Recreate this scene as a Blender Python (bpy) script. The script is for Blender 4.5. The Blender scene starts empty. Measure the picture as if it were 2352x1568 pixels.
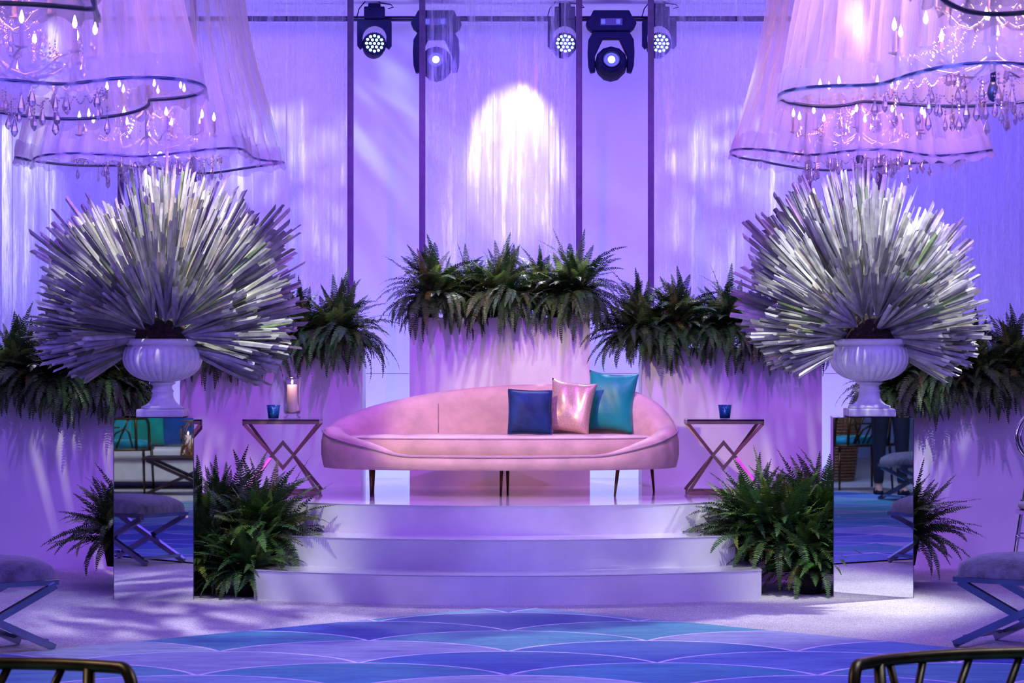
import bpy, bmesh, math, random
from mathutils import Vector, Matrix, Euler
from math import sin, cos, pi, sqrt, radians as R

scn = bpy.context.scene
COL = scn.collection
F_PX = 6400.0          # focal length in pixels of the 2352 px frame
CAM_H = 1.48

def at(px, py, d):
    """world point seen at pixel (px, py) that lies d metres from the camera"""
    return Vector(((px - 1176.0) / F_PX * d, d, CAM_H - (py - 784.0) / F_PX * d))

# ------------------------------------------------------------------ mesh builder
class MB:
    def __init__(self):
        self.v = []; self.f = []; self.mi = []; self.tint = {}
    def add(self, verts, faces, mi=0, tint=None):
        b = len(self.v)
        self.v.extend([tuple(p) for p in verts])
        for fc in faces:
            if tint is not None:
                self.tint[len(self.f)] = tint
            self.f.append([b + i for i in fc]); self.mi.append(mi)
        return self
    def box(self, c, s, rot=None, mi=0):
        x, y, z = s[0] / 2, s[1] / 2, s[2] / 2
        vs = [Vector((sx * x, sy * y, sz * z)) for sx in (-1, 1) for sy in (-1, 1) for sz in (-1, 1)]
        if rot is not None:
            m = Euler(rot).to_matrix(); vs = [m @ p for p in vs]
        vs = [p + Vector(c) for p in vs]
        self.add(vs, [(0, 1, 3, 2), (4, 6, 7, 5), (0, 4, 5, 1), (2, 3, 7, 6), (0, 2, 6, 4), (1, 5, 7, 3)], mi)
        return self
    def bar(self, p, q, w, h, up=(0, 0, 1), w2=None, h2=None):
        p, q = Vector(p), Vector(q); d = (q - p).normalized(); up = Vector(up)
        s = d.cross(up)
        if s.length < 1e-4: s = d.cross(Vector((1, 0, 0)))
        s.normalize(); u = s.cross(d).normalized()
        w2 = w2 or w; h2 = h2 or h
        vs = []
        for c, ww, hh in ((p, w, h), (q, w2, h2)):
            for a, b in ((-1, -1), (1, -1), (1, 1), (-1, 1)):
                vs.append(c + s * a * ww / 2 + u * b * hh / 2)
        self.add(vs, [(0, 1, 2, 3), (7, 6, 5, 4), (0, 4, 5, 1), (1, 5, 6, 2), (2, 6, 7, 3), (3, 7, 4, 0)])
        return self
    def tube(self, pts, r, n=8, closed=False, caps=True, tint=None):
        pts = [Vector(p) for p in pts]; m = len(pts)
        rs = r if isinstance(r, (list, tuple)) else [r] * m
        vs = []; prev = None
        for i in range(m):
            if closed: t = pts[(i + 1) % m] - pts[i - 1]
            else: t = pts[min(i + 1, m - 1)] - pts[max(i - 1, 0)]
            t.normalize()
            if prev is None:
                a = t.cross(Vector((0, 0, 1)))
                if a.length < .05: a = t.cross(Vector((1, 0, 0)))
            else:
                a = prev - t * prev.dot(t)
            a.normalize(); prev = a; b = t.cross(a)
            for k in range(n):
                an = 2 * pi * k / n
                vs.append(pts[i] + (a * cos(an) + b * sin(an)) * rs[i])
        fs = []
        for i in range(m if closed else m - 1):
            j = (i + 1) % m
            for k in range(n):
                l = (k + 1) % n
                fs.append((i * n + k, i * n + l, j * n + l, j * n + k))
        if caps and not closed:
            fs.append(tuple(range(n - 1, -1, -1))); fs.append(tuple((m - 1) * n + k for k in range(n)))
        self.add(vs, fs, tint=tint)
        return self
    def lathe(self, prof, n=32, c=(0, 0, 0), rf=None, cap=True):
        c = Vector(c); vs = []
        for i, (r, z) in enumerate(prof):
            for k in range(n):
                a = 2 * pi * k / n
                rr = r * (rf(a, i) if rf else 1)
                vs.append(c + Vector((rr * cos(a), rr * sin(a), z)))
        fs = []; m = len(prof)
        for i in range(m - 1):
            for k in range(n):
                l = (k + 1) % n
                fs.append((i * n + k, i * n + l, (i + 1) * n + l, (i + 1) * n + k))
        if cap:
            fs.append(tuple(range(n - 1, -1, -1))); fs.append(tuple((m - 1) * n + k for k in range(n)))
        self.add(vs, fs)
        return self
    def rows(self, rows, closed=True, tint=None, coltint=None):
        n = len(rows[0])
        if coltint:
            for i in range(len(rows) - 1):
                for k in range(n if closed else n - 1):
                    g = coltint(k, i); self.tint[len(self.f) + i * (n if closed else n - 1) + k] = (g, g, g)
        if True: pass
        vs = [p for r in rows for p in r]; fs = []
        for i in range(len(rows) - 1):
            for k in range(n if closed else n - 1):
                l = (k + 1) % n
                fs.append((i * n + k, i * n + l, (i + 1) * n + l, (i + 1) * n + k))
        self.add(vs, fs, tint=tint)
        return self
    def prism(self, outline, z0, z1):
        n = len(outline)
        vs = [(x, y, z0) for x, y in outline] + [(x, y, z1) for x, y in outline]
        fs = [tuple(range(n - 1, -1, -1)), tuple(range(n, 2 * n))]
        fs += [(k, (k + 1) % n, n + (k + 1) % n, n + k) for k in range(n)]
        self.add(vs, fs)
        return self
    def xform(self, m):
        self.v = [tuple(m @ Vector(p)) for p in self.v]; return self
    def mesh(self, name, mats, smooth=False):
        me = bpy.data.meshes.new(name)
        me.from_pydata(self.v, [], self.f)
        for m in (mats if isinstance(mats, (list, tuple)) else [mats]):
            me.materials.append(m)
        if any(self.mi): me.polygons.foreach_set('material_index', self.mi)
        if self.tint:
            at_ = me.attributes.new('tint', 'FLOAT_COLOR', 'FACE')
            flat = []
            for i in range(len(self.f)):
                t = self.tint.get(i, (1, 1, 1)); flat += [t[0], t[1], t[2], 1.0]
            at_.data.foreach_set('color', flat)
        if smooth: me.polygons.foreach_set('use_smooth', [True] * len(self.f))
        me.update()
        return me
    def build(self, name, mats, parent=None, smooth=False, bevel=0, sub=0, fix=True, seg=2, auto=None):
        me = self.mesh(name, mats, smooth)
        if fix:
            bm = bmesh.new(); bm.from_mesh(me)
            bmesh.ops.recalc_face_normals(bm, faces=bm.faces)
            bm.to_mesh(me); bm.free()
        return link(name, me, parent, bevel, sub, seg)

def link(name, me, parent=None, bevel=0, sub=0, seg=2):
    o = bpy.data.objects.new(name, me); COL.objects.link(o)
    if parent: o.parent = parent
    if bevel:
        m = o.modifiers.new('bevel', 'BEVEL'); m.width = bevel; m.segments = seg; m.limit_method = 'ANGLE'; m.angle_limit = R(40)
    if sub:
        m = o.modifiers.new('sub', 'SUBSURF'); m.levels = sub; m.render_levels = sub
    return o

def tag(o, label=None, cat=None, group=None, kind=None):
    if label: o['label'] = label
    if cat: o['category'] = cat
    if group: o['group'] = group
    if kind: o['kind'] = kind
    return o

def thing(name, label, cat, loc=(0, 0, 0), rz=0, group=None):
    o = bpy.data.objects.new(name, None); COL.objects.link(o)
    o.empty_display_size = .1
    o.location = loc; o.rotation_euler = (0, 0, rz)
    return tag(o, label, cat, group)

def copy_tree(o, parent=None):
    c = o.copy(); COL.objects.link(c)
    if parent: c.parent = parent
    for ch in list(o.children): copy_tree(ch, c)
    return c

# ------------------------------------------------------------------ materials
class NT:
    def __init__(self, tree): self.t = tree
    def n(self, typ, ins=None, **kw):
        nd = self.t.nodes.new(typ)
        for k, v in kw.items(): setattr(nd, k, v)
        for k, v in (ins or {}).items():
            s = nd.inputs[k]
            if isinstance(v, bpy.types.NodeSocket): self.t.links.new(v, s)
            elif isinstance(v, (tuple, list)) and len(v) == 3 and s.type == 'RGBA': s.default_value = (*v, 1)
            else: s.default_value = v
        return nd
    def link(self, a, b): self.t.links.new(a, b)
    def ramp(self, fac, stops, interp='LINEAR'):
        r = self.n('ShaderNodeValToRGB', {'Fac': fac}); cr = r.color_ramp; cr.interpolation = interp
        while len(cr.elements) < len(stops): cr.elements.new(.5)
        for e, (p, c) in zip(cr.elements, stops):
            e.position = p; e.color = (*c, 1) if len(c) == 3 else c
        return r.outputs['Color']
    def pos(self, scale=(1, 1, 1), rot=(0, 0, 0), obj=False):
        if obj: s = self.n('ShaderNodeTexCoord').outputs['Object']
        else: s = self.n('ShaderNodeNewGeometry').outputs['Position']
        return self.n('ShaderNodeMapping', {'Vector': s, 'Scale': scale, 'Rotation': rot}).outputs['Vector']
    def noise(self, vec, scale, detail=3, rough=.55, dist=0):
        return self.n('ShaderNodeTexNoise', {'Vector': vec, 'Scale': scale, 'Detail': detail, 'Roughness': rough, 'Distortion': dist}).outputs['Fac']
    def math(self, op, a, b=0.5, clamp=False):
        return self.n('ShaderNodeMath', {0: a, 1: b}, operation=op, use_clamp=clamp).outputs[0]
    def mixc(self, fac, a, b, blend='MIX'):
        m = self.n('ShaderNodeMix', data_type='RGBA', blend_type=blend)
        for idx, v in ((0, fac), (6, a), (7, b)):
            s = m.inputs[idx]
            if isinstance(v, bpy.types.NodeSocket): self.t.links.new(v, s)
            elif isinstance(v, (tuple, list)): s.default_value = (*v[:3], 1)
            else: s.default_value = v
        return m.outputs[2]

def new_mat(name):
    m = bpy.data.materials.new(name); m.use_nodes = True
    m.node_tree.nodes.clear()
    return m, NT(m.node_tree)

def out(nt, sh):
    o = nt.n('ShaderNodeOutputMaterial'); nt.link(sh, o.inputs['Surface'])

def pm(name, col, rough=.5, metal=0, nscale=0, namt=.12, bump=0, bscale=None, sheen=0, emit=None, estr=0, coat=0, tint=False, spec=.5, obj=True, stretch=(1, 1, 1), trans=0):
    m, t = new_mat(name)
    c = col
    if tint:
        a = t.n('ShaderNodeAttribute', attribute_name='tint').outputs['Color']
        c = t.mixc(1.0, col, a, 'MULTIPLY')
    if nscale:
        nz = t.noise(t.pos(stretch, obj=obj), nscale, 4)
        k = t.ramp(nz, [(.3, (1 - namt * 2,) * 3), (.7, (1 + namt,) * 3)])
        c = t.mixc(1.0, c, k, 'MULTIPLY')
    p = t.n('ShaderNodeBsdfPrincipled', {'Base Color': c, 'Roughness': rough, 'Metallic': metal, 'Specular IOR Level': spec, 'Coat Weight': coat, 'Sheen Weight': sheen})
    if sheen: p.inputs['Sheen Roughness'].default_value = .4
    if emit: p.inputs['Emission Color'].default_value = (*emit, 1); p.inputs['Emission Strength'].default_value = estr
    if bump:
        nb = t.noise(t.pos(stretch, obj=obj), bscale or nscale or 50, 3)
        b = t.n('ShaderNodeBump', {'Height': nb, 'Strength': bump, 'Distance': .01})
        t.link(b.outputs[0], p.inputs['Normal'])
    sh = p.outputs[0]
    if trans:
        tr = t.n('ShaderNodeBsdfTranslucent', {'Color': c}).outputs[0]
        sh = t.n('ShaderNodeMixShader', {0: trans, 1: sh, 2: tr}).outputs[0]
    out(t, sh)
    return m

def glassy(name, col, fac, rough=.03, tcol=(1, 1, 1)):
    """thin clear material: mostly see-through with fresnel gloss"""
    m, t = new_mat(name)
    tr = t.n('ShaderNodeBsdfTransparent', {'Color': tcol}).outputs[0]
    gl = t.n('ShaderNodeBsdfGlossy', {'Color': col, 'Roughness': rough}).outputs[0]
    lw = t.n('ShaderNodeLayerWeight', {'Blend': .35}).outputs['Fresnel']
    f = t.math('ADD', t.math('MULTIPLY', lw, .55), fac, True)
    out(t, t.n('ShaderNodeMixShader', {0: f, 1: tr, 2: gl}).outputs[0])
    return m

def sheer(name, col, opac, pleats=False):
    m, t = new_mat(name)
    tr = t.n('ShaderNodeBsdfTransparent').outputs[0]
    tl = t.n('ShaderNodeBsdfTranslucent', {'Color': col}).outputs[0]
    df = t.n('ShaderNodeBsdfDiffuse', {'Color': col}).outputs[0]
    cl = t.n('ShaderNodeMixShader', {0: .5, 1: tl, 2: df}).outputs[0]
    lw = t.n('ShaderNodeLayerWeight', {'Blend': .45}).outputs['Facing']
    f = t.math('ADD', t.math('MULTIPLY', t.math('POWER', lw, 2.0), .4), opac, True)
    if pleats:
        a = t.n('ShaderNodeAttribute', attribute_name='tint').outputs['Fac']
        f = t.math('MULTIPLY', f, a, True)
    out(t, t.n('ShaderNodeMixShader', {0: f, 1: tr, 2: cl}).outputs[0])
    return m

def emis(name, col, s):
    m, t = new_mat(name)
    out(t, t.n('ShaderNodeEmission', {'Color': col, 'Strength': s}).outputs[0]); return m

M = {}
# carpet
m, t = new_mat('carpet'); P = t.pos()
fine = t.noise(P, 120, 3, .75); mid = t.noise(P, 26, 4, .7); big = t.noise(P, 1.6, 3)
c = t.ramp(fine, [(.35, (.2, .18, .22)), (.47, (.74, .7, .73)), (.62, (1, .96, .97))])
c = t.mixc(1.0, c, t.ramp(mid, [(.3, (.72, .72, .74)), (.65, (1.05, 1.05, 1.05))]), 'MULTIPLY')
c = t.mixc(1.0, c, t.ramp(big, [(.3, (.8, .8, .82)), (.7, (1.05, 1.05, 1.05))]), 'MULTIPLY')
b = t.n('ShaderNodeBump', {'Height': fine, 'Strength': .6, 'Distance': .01})
out(t, t.n('ShaderNodeBsdfPrincipled', {'Base Color': c, 'Roughness': .95, 'Normal': b.outputs[0], 'Specular IOR Level': .1}).outputs[0])
M['carpet'] = m
# rug: scale colours in the tint attribute with a watercolour wash
m, t = new_mat('rug_print'); a = t.n('ShaderNodeAttribute', attribute_name='tint').outputs['Color']
P = t.pos((1.2, 5, 1)); nz = t.noise(P, 2.2, 8, .72, .4); n2 = t.noise(P, 13, 4, .7)
c = t.mixc(1.0, a, t.ramp(nz, [(.3, (.5, .55, .8)), (.5, (1, 1, 1)), (.72, (1.5, 1.5, 1.15))]), 'MULTIPLY')
c = t.mixc(1.0, c, t.ramp(n2, [(.3, (.75, .78, .85)), (.6, (1.08, 1.08, 1.08))]), 'MULTIPLY')
out(t, t.n('ShaderNodeBsdfPrincipled', {'Base Color': c, 'Roughness': .55, 'Specular IOR Level': .3}).outputs[0])
M['rug'] = m
M['gloss_white'] = pm('gloss_white', (.8, .8, .82), .09, nscale=3, namt=.03, coat=.3)
M['riser_white'] = pm('riser_white', (.76, .76, .79), .32, nscale=4, namt=.05)
M['planter'] = pm('planter_white', (.8, .78, .8), .55, nscale=2, namt=.05)
M['wall'] = pm('wall_scrim', (.82, .82, .85), .8, nscale=1.2, namt=.04, spec=.1)
M['ceil'] = pm('ceiling_liner', (.85, .8, .85), .7, nscale=1.5, namt=.05)
M['post'] = pm('post_violet', (.2, .14, .36), .5, nscale=20, namt=.1)
M['black'] = pm('black_plastic', (.003, .003, .02), .6, nscale=30, namt=.2, spec=.12)
M['black_metal'] = pm('black_pipe', (.01, .01, .02), .35, metal=.3, nscale=20, namt=.1)
M['urn'] = pm('urn_glaze', (.82, .82, .84), .3, nscale=25, namt=.06, bump=.12, bscale=60, coat=.2)
M['rose_gold'] = pm('rose_gold', (.5, .33, .24), .42, metal=1, nscale=8, namt=.08)
M['brass'] = pm('aged_brass', (.1, .062, .025), .38, metal=1, nscale=12, namt=.25)
M['dark_leg'] = pm('dark_brass_leg', (.22, .13, .06), .3, metal=1, nscale=10, namt=.1)
M['velvet'] = pm('blush_velvet', (.76, .57, .46), .75, nscale=7, namt=.1, bump=.12, bscale=26, sheen=.25, stretch=(1, 1, 1.3))
M['velvet_seam'] = pm('blush_piping', (.5, .36, .4), .7, nscale=30, namt=.06, sheen=.3)
M['navy'] = pm('navy_velvet', (.004, .05, .2), .7, nscale=9, namt=.3, bump=.25, bscale=14, sheen=.06)
M['teal'] = pm('teal_silk', (.0, .4, .3), .42, nscale=6, namt=.15, bump=.15, bscale=9, sheen=.3)
M['blue'] = pm('blue_silk', (.01, .1, .5), .42, nscale=6, namt=.15, bump=.15, bscale=9, sheen=.3)
M['gold_fab'] = pm('rose_sequin', (.85, .6, .48), .36, metal=.4, nscale=200, namt=.18, bump=.35, bscale=9)
M['steel'] = pm('blue_steel', (.32, .36, .42), .22, metal=1, nscale=6, namt=.12)
M['chrome'] = pm('chrome', (.75, .76, .8), .08, metal=1, nscale=5, namt=.05)
M['fur'] = pm('grey_hide', (.2, .19, .25), .8, nscale=16, namt=.3, bump=.7, bscale=150, sheen=.8, stretch=(1, 3, 1))
M['turq'] = pm('turquoise_pad', (.02, .42, .5), .7, nscale=20, namt=.1, sheen=.3)
M['moss'] = pm('dark_moss', (.035, .022, .014), .9, nscale=40, namt=.4, bump=.8, bscale=60)
M['palm'] = pm('silver_palm', (.6, .61, .58), .33, nscale=14, namt=.22, tint=True, trans=.15, stretch=(1, 1, 1))
M['fern'] = pm('fern_green', (.065, .16, .034), .45, nscale=9, namt=.3, tint=True, trans=.12, spec=.32)
M['fern_young'] = pm('fern_young', (.34, .6, .1), .42, nscale=9, namt=.2, tint=True, trans=.2, spec=.4)
M['soil'] = pm('soil', (.012, .01, .008), .9, nscale=40, namt=.3)
M['candle'] = pm('candle_wax', (.9, .78, .7), .5, nscale=6, namt=.04, emit=(1, .45, .25), estr=.06)
M['flame'] = emis('flame', (1, .6, .3), 14)
M['bulb'] = emis('bulb_glow', (1, .6, .38), 30)
M['glow'] = emis('votive_glow', (1, .75, .6), 2.6)
M['clear'] = glassy('clear_glass', (1, 1, 1), .03)
M['table_glass'] = pm('smoked_glass', (.03, .02, .05), .05, nscale=3, namt=.05, coat=.4)
m, t = new_mat('blue_mercury'); vz = t.n('ShaderNodeTexVoronoi', {'Vector': t.pos(obj=True), 'Scale': 170}).outputs['Distance']
c = t.ramp(vz, [(.1, (.25, .55, .7)), (.5, (.0, .12, .32))])
g = t.n('ShaderNodeBsdfPrincipled', {'Base Color': c, 'Roughness': .2, 'Metallic': .2}).outputs[0]
tr = t.n('ShaderNodeBsdfTransparent', {'Color': (.35, .75, .95)}).outputs[0]
out(t, t.n('ShaderNodeMixShader', {0: t.ramp(vz, [(.2, (.35,) * 3), (.5, (.8,) * 3)]), 1: tr, 2: g}).outputs[0]); M['mercury'] = m
M['crystal'] = glassy('crystal', (1, .96, .98), .36, .12, (.93, .9, .97))
M['mirror'] = pm('mirror', (.86, .87, .9), .012, metal=1, nscale=1, namt=.01)
M['mirror_edge'] = pm('mirror_edge', (.2, .2, .28), .15, metal=1, nscale=4, namt=.05)
M['drape'] = sheer('sheer_voile', (.95, .9, .95), .4, True)
M['hem'] = sheer('voile_hem', (.8, .78, .95), .5, True)
M['hoop'] = pm('hoop_metal', (.1, .13, .26), .3, metal=.6, nscale=9, namt=.1)
M['led'] = emis('led_cyan', (.45, 1, .85), 4)
M['led_base'] = pm('led_plate', (.01, .12, .12), .25, nscale=10, namt=.1, emit=(.02, .9, .55), estr=1.8)
M['beam'] = emis('beam_white', (.55, .9, 1), 9)
M['blue_lens'] = pm('blue_lens', (.01, .03, .12), .08, nscale=10, namt=.1, emit=(.0, .2, .6), estr=.25)
M['white_seat'] = pm('white_linen', (.8, .8, .8), .8, nscale=10, namt=.05)
M['dark_wood'] = pm('dark_wood', (.05, .025, .02), .35, nscale=6, namt=.3, stretch=(1, 8, 1))
M['wicker'] = pm('copper_wicker', (.35, .16, .07), .4, metal=.5, nscale=30, namt=.3)
M['skin'] = pm('skin', (.5, .28, .2), .5, nscale=12, namt=.05)
M['dark_cloth'] = pm('dark_cloth', (.012, .014, .03), .8, nscale=20, namt=.15)
M['shirt'] = pm('navy_shirt', (.03, .06, .14), .75, nscale=20, namt=.2)
M['hair'] = pm('dark_hair', (.02, .012, .01), .6, nscale=60, namt=.3)
M['wall_blue_light'] = pm('wall_painted_blue_light', (.3, .4, .7), .8, nscale=1.5, namt=.3)  # blue light on the wall is painted into its base colour

# beaded shimmer curtain: see-through mesh with vertical streaks of dense beads
m, t = new_mat('bead_curtain')
S = t.noise(t.pos((13, 0, .8)), 1.0, 5, .62)
S2 = t.noise(t.pos((70, 0, 7)), 1.0, 3, .6)
lines = t.n('ShaderNodeTexWave', {'Vector': t.pos((0, 0, 1)), 'Scale': 40.0}, bands_direction='Z').outputs['Fac']
vl = t.n('ShaderNodeTexWave', {'Vector': t.pos((1, 0, 0)), 'Scale': 50.0}, bands_direction='X').outputs['Fac']
streak = t.ramp(t.math('ADD', t.math('MULTIPLY', S, .78), t.math('MULTIPLY', S2, .22)), [(.4, (.16,) * 3), (.52, (.3,) * 3), (.62, (.85,) * 3)])
opac = t.math('MULTIPLY', streak, t.math('ADD', t.math('MULTIPLY', t.math('MULTIPLY', lines, vl), .5), .75), True)
tr = t.n('ShaderNodeBsdfTransparent', {'Color': (.93, .9, 1)}).outputs[0]
tl = t.n('ShaderNodeBsdfTranslucent', {'Color': (.95, .93, 1)}).outputs[0]
df = t.n('ShaderNodeBsdfDiffuse', {'Color': (.8, .78, .9)}).outputs[0]
gl = t.n('ShaderNodeBsdfGlossy', {'Color': (.9, .9, 1), 'Roughness': .35}).outputs[0]
b1 = t.n('ShaderNodeMixShader', {0: .3, 1: tl, 2: df}).outputs[0]
b2 = t.n('ShaderNodeMixShader', {0: .12, 1: b1, 2: gl}).outputs[0]
out(t, t.n('ShaderNodeMixShader', {0: opac, 1: tr, 2: b2}).outputs[0]); M['bead'] = m

# ------------------------------------------------------------------ room shell
def struct(name, mb, mat, **k):
    return tag(mb.build(name, mat, **k), kind='structure')
struct('floor', MB().add([(-9, -4, 0), (9, -4, 0), (9, 21.05, 0), (-9, 21.05, 0)], [(0, 1, 2, 3)]), M['carpet'], fix=False)
wb = MB().box((0, 21.05, 2.6), (18, .1, 2.72)); wb.box((0, 21.05, .62), (18, .1, 1.235))
struct('wall_back', wb, M['wall'])
struct('ceiling', MB().box((0, 13.0, 3.99), (18, 16.2, .06)), M['ceil'])
struct('wall_front', MB().box((0, -3.5, 2), (18, .1, 4)), M['wall_blue_light'])

# ------------------------------------------------------------------ rug with fish-scale print
def make_rug():
    rnd = random.Random(5)
    bm = bmesh.new(); lay = bm.faces.layers.float_color.new('tint')
    apex, half = 15.52, 6.1
    cy = apex - half
    cols = [(.06, .17, .5), (.05, .12, .46), (.1, .36, .5), (.2, .48, .6), (.32, .36, .62), (.14, .28, .6), (.42, .58, .64), (.08, .36, .5), (.26, .42, .62)]
    def disc(pts, z, col):
        vs = [bm.verts.new((x, y, z)) for x, y in pts]
        f = bm.faces.new(vs); f[lay] = (*col, 1)
    # base
    disc([(0, apex), (-half, cy), (0, cy - half), (half, cy)], .008, (.06, .1, .5))
    W, H = 1.37, .475
    Rr = ((W / 2) ** 2 + H ** 2) / (2 * H)
    nrow = 27
    for k in range(nrow):
        py = 15.61 - k * H
        z = .0085 + k * .00025
        off = 0 if k % 2 else W / 2
        for i in range(-5, 6):
            x0 = -.02 + i * W + off
            if abs(x0) > 6.6: continue
            c = cols[rnd.randrange(len(cols))]
            a0 = math.asin(W / 2 / Rr) if H < Rr else pi / 2
            arc = [(x0 + Rr * sin(a), py - Rr + Rr * cos(a)) for a in [(-a0 + 2 * a0 * j / 40) for j in range(41)]]
            disc([(x0 + W / 2, py - H - H), (x0 - W / 2, py - H - H)] + arc, z, c)
            for j in range(40):
                a = -a0 + 2 * a0 * j / 40; a2 = -a0 + 2 * a0 * (j + 1) / 40
                q = [(x0 + r * sin(aa), py - Rr + r * cos(aa)) for r, aa in ((Rr + .004, a), (Rr + .004, a2), (Rr - .018, a2), (Rr - .018, a))]
                disc(q, z + .0001, (.9, .82, 1))
    for n in ((1, 1), (-1, 1), (1, -1), (-1, -1)):
        no = Vector((n[0], n[1], 0)).normalized()
        co = Vector((0, cy, 0)) + Vector((n[0] * half / 2, n[1] * half / 2, 0))
        bmesh.ops.bisect_plane(bm, geom=bm.verts[:] + bm.edges[:] + bm.faces[:], plane_co=co, plane_no=no, clear_outer=True)
    # round the tip that meets the steps
    bmesh.ops.bisect_plane(bm, geom=bm.verts[:] + bm.edges[:] + bm.faces[:], plane_co=(0, apex - .11, 0), plane_no=(0, 1, 0), clear_outer=True)
    bmesh.ops.recalc_face_normals(bm, faces=bm.faces)
    for f in bm.faces:
        if f.normal.z < 0: f.normal_flip()
    me = bpy.data.meshes.new('area_rug'); bm.to_mesh(me); bm.free()
    me.materials.append(M['rug'])
    o = link('area_rug', me)
    tag(o, 'blue and teal rug of overlapping fish-scale arcs, its corner pointing at the steps', 'rug')
make_rug()

# ------------------------------------------------------------------ stage and steps
SX, SY = -.025, 18.5
def arc_outline(r, hw, yb, n=48):
    pts = []
    a0 = math.asin(min(1, hw / r))
    for i in range(n + 1):
        a = -a0 + 2 * a0 * i / n
        pts.append((SX + r * sin(a), SY - r * cos(a)))
    b0 = math.asin(hw / 2.144)
    for i in range(n + 1):
        a = b0 - 2 * b0 * i / n
        pts.append((SX + 2.144 * sin(a), SY + .1 - 2.144 * cos(a)))
    return pts
STAGE = .514
t_ = thing('stage_platform', 'glossy white half-round stage platform carrying the sofa, side tables and planters', 'stage', (0, 0, 0))
mb = MB()
out_l = [(SX + 2.14 * sin(a), SY + .1 - 2.14 * cos(a)) for a in [(-pi / 2 + pi * i / 60) for i in range(61)]]
mb.prism(out_l + [(SX + 2.14, 19.75), (SX - 2.14, 19.75)], 0, STAGE - .03)
mb.build('platform_base', M['riser_white'], t_)
MB().prism(out_l + [(SX + 2.14, 19.75), (SX - 2.14, 19.75)], STAGE - .0299, STAGE).build('platform_deck', M['gloss_white'], t_)
st = thing('curved_steps', 'flight of three glossy white curved steps in front of the stage', 'steps', (0, 0, 0))
tiers = [(2.87, 1.46, 0, .168, 15.9), (2.48, 1.34, .168, .34, 16.35), (2.125, 1.212, .34, .515, 16.9)]
for r, hw, z0, z1, yb in tiers:
    yy = SY - 1.72 if r > 2.2 else 17.6
    o = MB().prism(arc_outline(r, hw, yy), 0.0 if z0 == 0 else z0 - .001, z1 - .004).build('step', M['riser_white'], st)
    MB().prism(arc_outline(r + .004, hw + .003, yy), z1 - .0039, z1).build('tread', M['gloss_white'], o)
    s = MB().box((SX, SY - r - .0008, (z0 + z1) / 2), (.006, .004, z1 - z0 - .008)).build('centre_seam', M['planter'], o)

# ------------------------------------------------------------------ planters
def planter(px0, px1, d, zt, zb, label, depth=.55):
    x0 = (px0 - 1176) / F_PX * d; x1 = (px1 - 1176) / F_PX * d
    t = thing('planter_box', label, 'planter', ((x0 + x1) / 2, d + depth / 2, zb), 0, 'white planter boxes along the back')
    w = x1 - x0; h = zt - zb; b = MB()
    b.box((0, -depth / 2 + .01, h / 2), (w, .02, h)); b.box((0, depth / 2 - .01, h / 2 - .05), (w, .02, h - .1))
    b.box((-w / 2 + .01, 0, h / 2), (.02, depth - .042, h)); b.box((w / 2 - .01, 0, h / 2), (.02, depth - .042, h))
    b.build('box_panels', M['planter'], t)
    MB().box((0, 0, h - .06), (w - .05, depth - .05, .06)).build('soil', M['soil'], t)
planter(941, 1355, 18.62, 1.64, STAGE, 'tallest white planter box, in the centre behind the sofa')
planter(413, 830, 18.6, 1.44, STAGE, 'white planter box behind the side table with the pillar candle')
planter(1475, 1888, 18.6, 1.44, STAGE, 'white planter box behind the side table with only a blue votive')
planter(-110, 305, 18.18, 1.17, 0, 'low white planter box on the carpet at the far left')
planter(2030, 2450, 18.18, 1.18, 0, 'low white planter box on the carpet at the far right')

# ------------------------------------------------------------------ bead curtain panels
def panel(px0, px1, d, label):
    x0 = (px0 - 1176) / F_PX * d; x1 = (px1 - 1176) / F_PX * d
    t = thing('bead_curtain_panel', label, 'curtain panel', ((x0 + x1) / 2, d, 0), 0, 'shimmering bead curtain panels')
    w = x1 - x0; pw = .042
    for s in (-1, 1):
        MB().box((s * (w / 2 - pw / 2), 0, 1.98), (pw, .05, 3.95)).build('frame_post', M['post'], t, bevel=.003)
    MB().box((0, 0, 3.93), (w - 2 * pw, .04, .04)).build('top_rail', M['post'], t)
    rnd = random.Random(int(px0) + 7); x = -w / 2 + pw + .01; xe = w / 2 - pw - .01
    while x < xe - .01:
        ww = min(rnd.choice((.07, .11, .16, .22)), xe - x)
        if xe - x - ww < .05: ww = xe - x
        b = MB(); n = 6
        y = rnd.uniform(-.012, .012)
        rows = []
        for z in (.05, 1.5, 2.6, 3.3, 3.91):
            rows.append([(x + ww * i / n, y + .004 * sin(i * 2.1 + z), z) for i in range(n + 1)])
        b.rows(rows, closed=False)
        b.build('bead_strand', M['bead'], t, fix=False)
        x += ww + rnd.choice((.001, .001, .004, .012))
panel(963, 1337, 19.25, 'bead curtain panel in the centre, behind the tallest planter')
panel(437, 812, 19.25, 'bead curtain panel with dark right post, behind the left sheer chandelier hem')
panel(1488, 1863, 19.25, 'bead curtain panel with dark left post, right of the wide-armed stage light')
panel(-90, 285, 19.25, 'bead curtain panel at the far left edge above the low planter')
panel(2013, 2388, 19.25, 'bead curtain panel at the far right edge above the low planter')

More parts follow.
